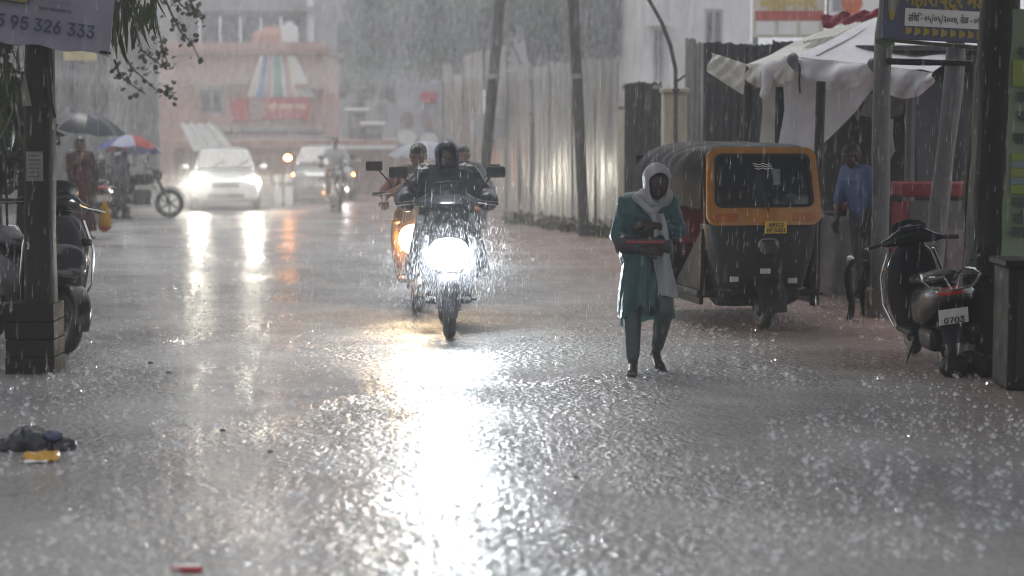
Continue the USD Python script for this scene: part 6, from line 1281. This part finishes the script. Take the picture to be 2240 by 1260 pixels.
for k, (px, y0, y1, lab) in enumerate(((1860, 566, 700, 'short dark stake with a pale tip left of the sign frame foot'), (1888, 575, 690, 'short dark stake leaning against the left sign post foot'))):
    q = gnd(px - 2, y1); b = thing('stake', lab, 'stake', q); part(b, 'shaft', crooked([(0, 0, 0), at(px + (6 if k else 0), y0, q[1]) - q], .035, k), old_wood, True)
    part(b, 'tip', ell(at(px + (6 if k else 0), y0, q[1]) - q, (.035, .035, .03)), white_p if not k else old_wood)
# ---- far left lamp barrier and bollard
Yw = 50.0
q = far(629, Yw)
b = thing('warning_lamp', 'red post with an amber warning lamp lit on top beside the white car', 'warning lamp', q)
part(b, 'post', tube([(0, 0, 0), (0, 0, 1.0)], .035, 8), steel); part(b, 'red_box', rbox((0, 0, 1.12), (.16, .12, .26), .03), booth_red)
part(b, 'lamp', ell((0, -.02, Z(345, Yw) - q[2]), (.085, .07, .085)), amber_lamp); part(b, 'base', rbox((0, 0, .03), (.3, .3, .06), .02), black_plastic)
for k, px in enumerate((606, 630)):
    q = far(px, 49.0); b = thing('bollard', 'short white bollard between the two cars, %s' % ('left one' if not k else 'right one below the warning lamp'), 'bollard', q)
    part(b, 'post', lathe([(0, 0), (.10, 0), (.10, .72), (.08, .78), (0, .79)], 14), white_p); part(b, 'band', lathe([(.099, .5), (.105, .5), (.105, .6), (.099, .6)], 14), grey_wall)
# ------------------------------------------------------------------ falling rain and its splashes on the road
rain_m = usdkit.material(stage, '/World/Looks/rain_water', {
    't': ('transparent_bsdf', {'color': (1, 1, 1)}), 'd': ('diffuse_bsdf', {'color': (0.85, 0.87, 0.9)}), 'l': ('translucent_bsdf', {'color': (0.9, 0.92, 0.95)}),
    'g': ('glossy_bsdf', {'color': (1, 1, 1), 'roughness': 0.15}), 'm1': ('mix_closure', {'fac': 0.7}), 'm2': ('mix_closure', {'fac': 0.3}), 'm3': ('mix_closure', {'fac': 0.22})},
    [('d.BSDF', 'm1.closure1'), ('l.BSDF', 'm1.closure2'), ('m1.closure', 'm2.closure1'), ('g.BSDF', 'm2.closure2'), ('m2.closure', 'm3.closure2'), ('t.BSDF', 'm3.closure1')], surface='m3.closure')
rg = np.random.default_rng(21)
N = 52000
y = 9.5 + 40 * rg.uniform(0, 1, N) ** 0.75
x = rg.uniform(-1, 1, N) * (2.2 + 0.27 * y) - 0.02 * y
z = rg.uniform(0.0, 1, N) * (3.2 + 0.09 * y) + gz(y)
ln = rg.lognormal(-2.75, .5, N).clip(.02, .2); wd = rg.lognormal(-6.6, .35, N).clip(.0006, .0028)
dr = V(0.05, 0.02, 1); dr /= np.linalg.norm(dr)
c0 = np.stack([x, y, z], -1); ring = np.stack([np.cos(np.arange(3) * 2 * PI / 3), np.sin(np.arange(3) * 2 * PI / 3), np.zeros(3)], -1)
Vx = np.concatenate([(c0 - dr * ln[:, None] * 0.45)[:, None], c0[:, None] - dr * (ln * 0.32)[:, None, None] + ring * wd[:, None, None], (c0 + dr * ln[:, None] * 0.55)[:, None]], 1)
F = np.array([[0, 2, 1], [0, 3, 2], [0, 1, 3], [1, 2, 4], [2, 3, 4], [3, 1, 4]])
solo('rain', trimesh.Trimesh(Vx.reshape(-1, 3), (np.arange(N)[:, None, None] * 5 + F).reshape(-1, 3), process=False), rain_m, 'fine falling rain drops over the whole street', 'rain', kind='stuff', smooth=False)
# far rain, too dense to draw drop by drop: repeated clumps of thin drops
fr = UsdGeom.PointInstancer.Define(stage, '/World/distant_rain')
meta(fr.GetPrim(), 'curtain of heavy rain falling further down the street', 'rain', kind='stuff')
far_protos = []; NC = 7600
for k in range(4):
    q = rg.uniform(-1.5, 1.5, (NC, 3)); l = rg.uniform(.07, .26, NC)[:, None]; w = rg.uniform(.0009, .0019, NC)[:, None]
    a = rg.uniform(0, PI, NC); sd = np.stack([np.cos(a) * 1, np.sin(a) * .3, 0 * a], -1)
    vv = np.stack([q - dr * l * .5, q + sd * w - dr * l * .1, q + dr * l * .5, q - sd * w - dr * l * .1], 1).reshape(-1, 3); i = np.arange(NC)[:, None] * 4
    p = '/World/distant_rain/clump' + (f'_{k:03d}' if k else ''); usdkit.mesh(stage, p, trimesh.Trimesh(vv, np.vstack([i + [0, 1, 2], i + [0, 2, 3]]), process=False), rain_m, smooth=False); far_protos.append(Sdf.Path(p))
pos = [(xx, yy, zz) for yy in np.arange(33.5, 62, 2.6) for xx in np.arange(-(3 + .29 * yy), 1 + .25 * yy, 3.0) for zz in (1.3, 4.1, 6.9) if zz < 4.4 + .05 * yy]
fr.CreatePrototypesRel().SetTargets(far_protos)
fr.CreateProtoIndicesAttr(rg.integers(0, 4, len(pos)).astype(int).tolist())
fr.CreatePositionsAttr([Gf.Vec3f(float(a + rg.normal(0, .3)), float(b_ + rg.normal(0, .3)), float(c)) for a, b_, c in pos])
fr.CreateScalesAttr([Gf.Vec3f(1, 1, 1)] * len(pos))
fr.CreateOrientationsAttr([Gf.Quath(math.cos(a), 0, 0, math.sin(a)) for a in rg.uniform(-.15, .15, len(pos))])
# spray hanging low over the road before the cars and the lit scooter
sp = UsdGeom.PointInstancer.Define(stage, '/World/road_spray')
meta(sp.GetPrim(), 'pale spray hanging low over the road in front of the lit headlights', 'spray', kind='stuff')
sp_protos = []
for k in range(3):
    n = 1500; q = rg.normal(0, .32, (n, 3)); l = rg.uniform(.012, .07, n)[:, None]; w = rg.uniform(.0012, .0026, n)[:, None]
    a = rg.uniform(0, PI, n); sd = np.stack([np.cos(a), np.sin(a) * .4, 0 * a], -1)
    vv = np.stack([q - dr * l * .5, q + sd * w, q + dr * l * .5, q - sd * w], 1).reshape(-1, 3); i = np.arange(n)[:, None] * 4
    p = '/World/road_spray/puff' + (f'_{k:03d}' if k else ''); usdkit.mesh(stage, p, trimesh.Trimesh(vv, np.vstack([i + [0, 1, 2], i + [0, 2, 3]]), process=False), rain_m, smooth=False); sp_protos.append(Sdf.Path(p))
ps = []
for c, n, sx, sy in ((CP + V(.3, -3.4, 0), 60, 1.5, 1.2), (CP + V(.2, -2.0, 0), 26, .8, .25), (CP2 + V(.3, -3.2, 0), 22, 1.2, .8), (FM + V(0, -1.2, 0), 8, .5, .4)):
    for _ in range(n): ps.append((c[0] + rg.normal(0, sx), c[1] + rg.normal(0, sy), gz(c[1]) + .12 + abs(rg.normal(0, .32)), 1.0))
for _ in range(5): ps.append((MS[0] + rg.normal(.1, .3), MS[1] - 1.15 + rg.normal(0, .12), .35 + rg.uniform(-.1, .35), .75))
sp.CreatePrototypesRel().SetTargets(sp_protos)
sp.CreateProtoIndicesAttr(rg.integers(0, 3, len(ps)).astype(int).tolist())
sp.CreatePositionsAttr([Gf.Vec3f(float(a), float(b_), float(c)) for a, b_, c, _ in ps])
sp.CreateScalesAttr([Gf.Vec3f(s_, s_, s_ * .8) for *_q, s_ in ps])
sp.CreateOrientationsAttr([Gf.Quath(math.cos(a), 0, 0, math.sin(a)) for a in rg.uniform(-.3, .3, len(ps))])
# splash crowns: a low ragged ring of spikes with a few thrown droplets
def crown(seed):
    r = np.random.default_rng(seed); n = 11; ms = []
    a = np.arange(n) * 2 * PI / n + r.uniform(-.2, .2, n); r0, r1 = .010, .016
    base = np.column_stack([np.cos(a) * r0, np.sin(a) * r0, 0 * a]); rim = np.column_stack([np.cos(a) * r1, np.sin(a) * r1, r.uniform(.006, .022, n)])
    v = np.vstack([base, rim]); j = np.arange(n); k = (j + 1) % n
    ms.append(trimesh.Trimesh(v, np.vstack([np.stack([j, k, k + n], -1), np.stack([j, k + n, j + n], -1)]), process=False))
    for i in range(7):
        q = rim[r.integers(n)] * r.uniform(1.0, 1.9) + V(0, 0, r.uniform(0, .02)); ms.append(ell(q, (.0026, .0026, .0032), 0))
    if seed % 2: ms.append(trimesh.creation.cone(.0045, .03, sections=5))
    return trimesh.util.concatenate(ms)
pi = UsdGeom.PointInstancer.Define(stage, '/World/rain_splashes')
meta(pi.GetPrim(), 'small splash crowns where rain drops strike the wet road', 'splashes', kind='stuff')
splash_m = usdkit.material(stage, '/World/Looks/splash_water', {
    't': ('transparent_bsdf', {'color': (1, 1, 1)}), 'd': ('diffuse_bsdf', {'color': (0.5, 0.5, 0.52)}), 'l': ('translucent_bsdf', {'color': (0.6, 0.6, 0.62)}),
    'g': ('glossy_bsdf', {'color': (1, 1, 1), 'roughness': 0.08}), 'm1': ('mix_closure', {'fac': 0.6}), 'm2': ('mix_closure', {'fac': 0.45}), 'm3': ('mix_closure', {'fac': 0.35})},
    [('d.BSDF', 'm1.closure1'), ('l.BSDF', 'm1.closure2'), ('m1.closure', 'm2.closure1'), ('g.BSDF', 'm2.closure2'), ('m2.closure', 'm3.closure2'), ('t.BSDF', 'm3.closure1')], surface='m3.closure')
protos = []
for k in range(6):
    p = f'/World/rain_splashes/splash' + (f'_{k:03d}' if k else ''); usdkit.mesh(stage, p, crown(k + 1), splash_m, smooth=False); protos.append(Sdf.Path(p))
NS = 19000
Y = 7.6 + 24 * rg.uniform(0, 1, NS) ** 1.35; Xs = rg.uniform(-1, 1, NS) * (0.6 + .27 * Y)
keep = meshkit.fbm(np.column_stack([Xs * .8, Y * .5, Y * 0]), 3) > .36
Y, Xs = Y[keep], Xs[keep]; n_ = len(Y)
pi.CreatePrototypesRel().SetTargets(protos)
pi.CreateProtoIndicesAttr(rg.integers(0, 6, n_).astype(int).tolist())
pi.CreatePositionsAttr([Gf.Vec3f(float(a), float(c), float(gz(c)) + .009) for a, c in zip(Xs, Y)])
sc_ = np.clip(rg.lognormal(-.78, .5, n_), .2, 1.3)
pi.CreateScalesAttr([Gf.Vec3f(float(s), float(s), float(s)) for s in sc_])
pi.CreateOrientationsAttr([Gf.Quath(math.cos(a / 2), 0, 0, math.sin(a / 2)) for a in rg.uniform(0, 6.28, n_)])
# ------------------------------------------------------------------ the rainy air
usdkit.material(stage, '/World/Looks/rain_haze', {'v': ('principled_volume', {'color': (0.93, 0.94, 0.96), 'density': HAZE_DENSITY, 'anisotropy': 0.45})}, volume='v.volume')
hz = trimesh.creation.box((440, 440, 24)); hz.apply_translation((0, 150, 24 / 2 - 1.4))
solo('haze', hz, UsdShade.Material.Get(stage, '/World/Looks/rain_haze'), 'grey rainy haze filling the whole street', 'haze', kind='stuff', smooth=False)
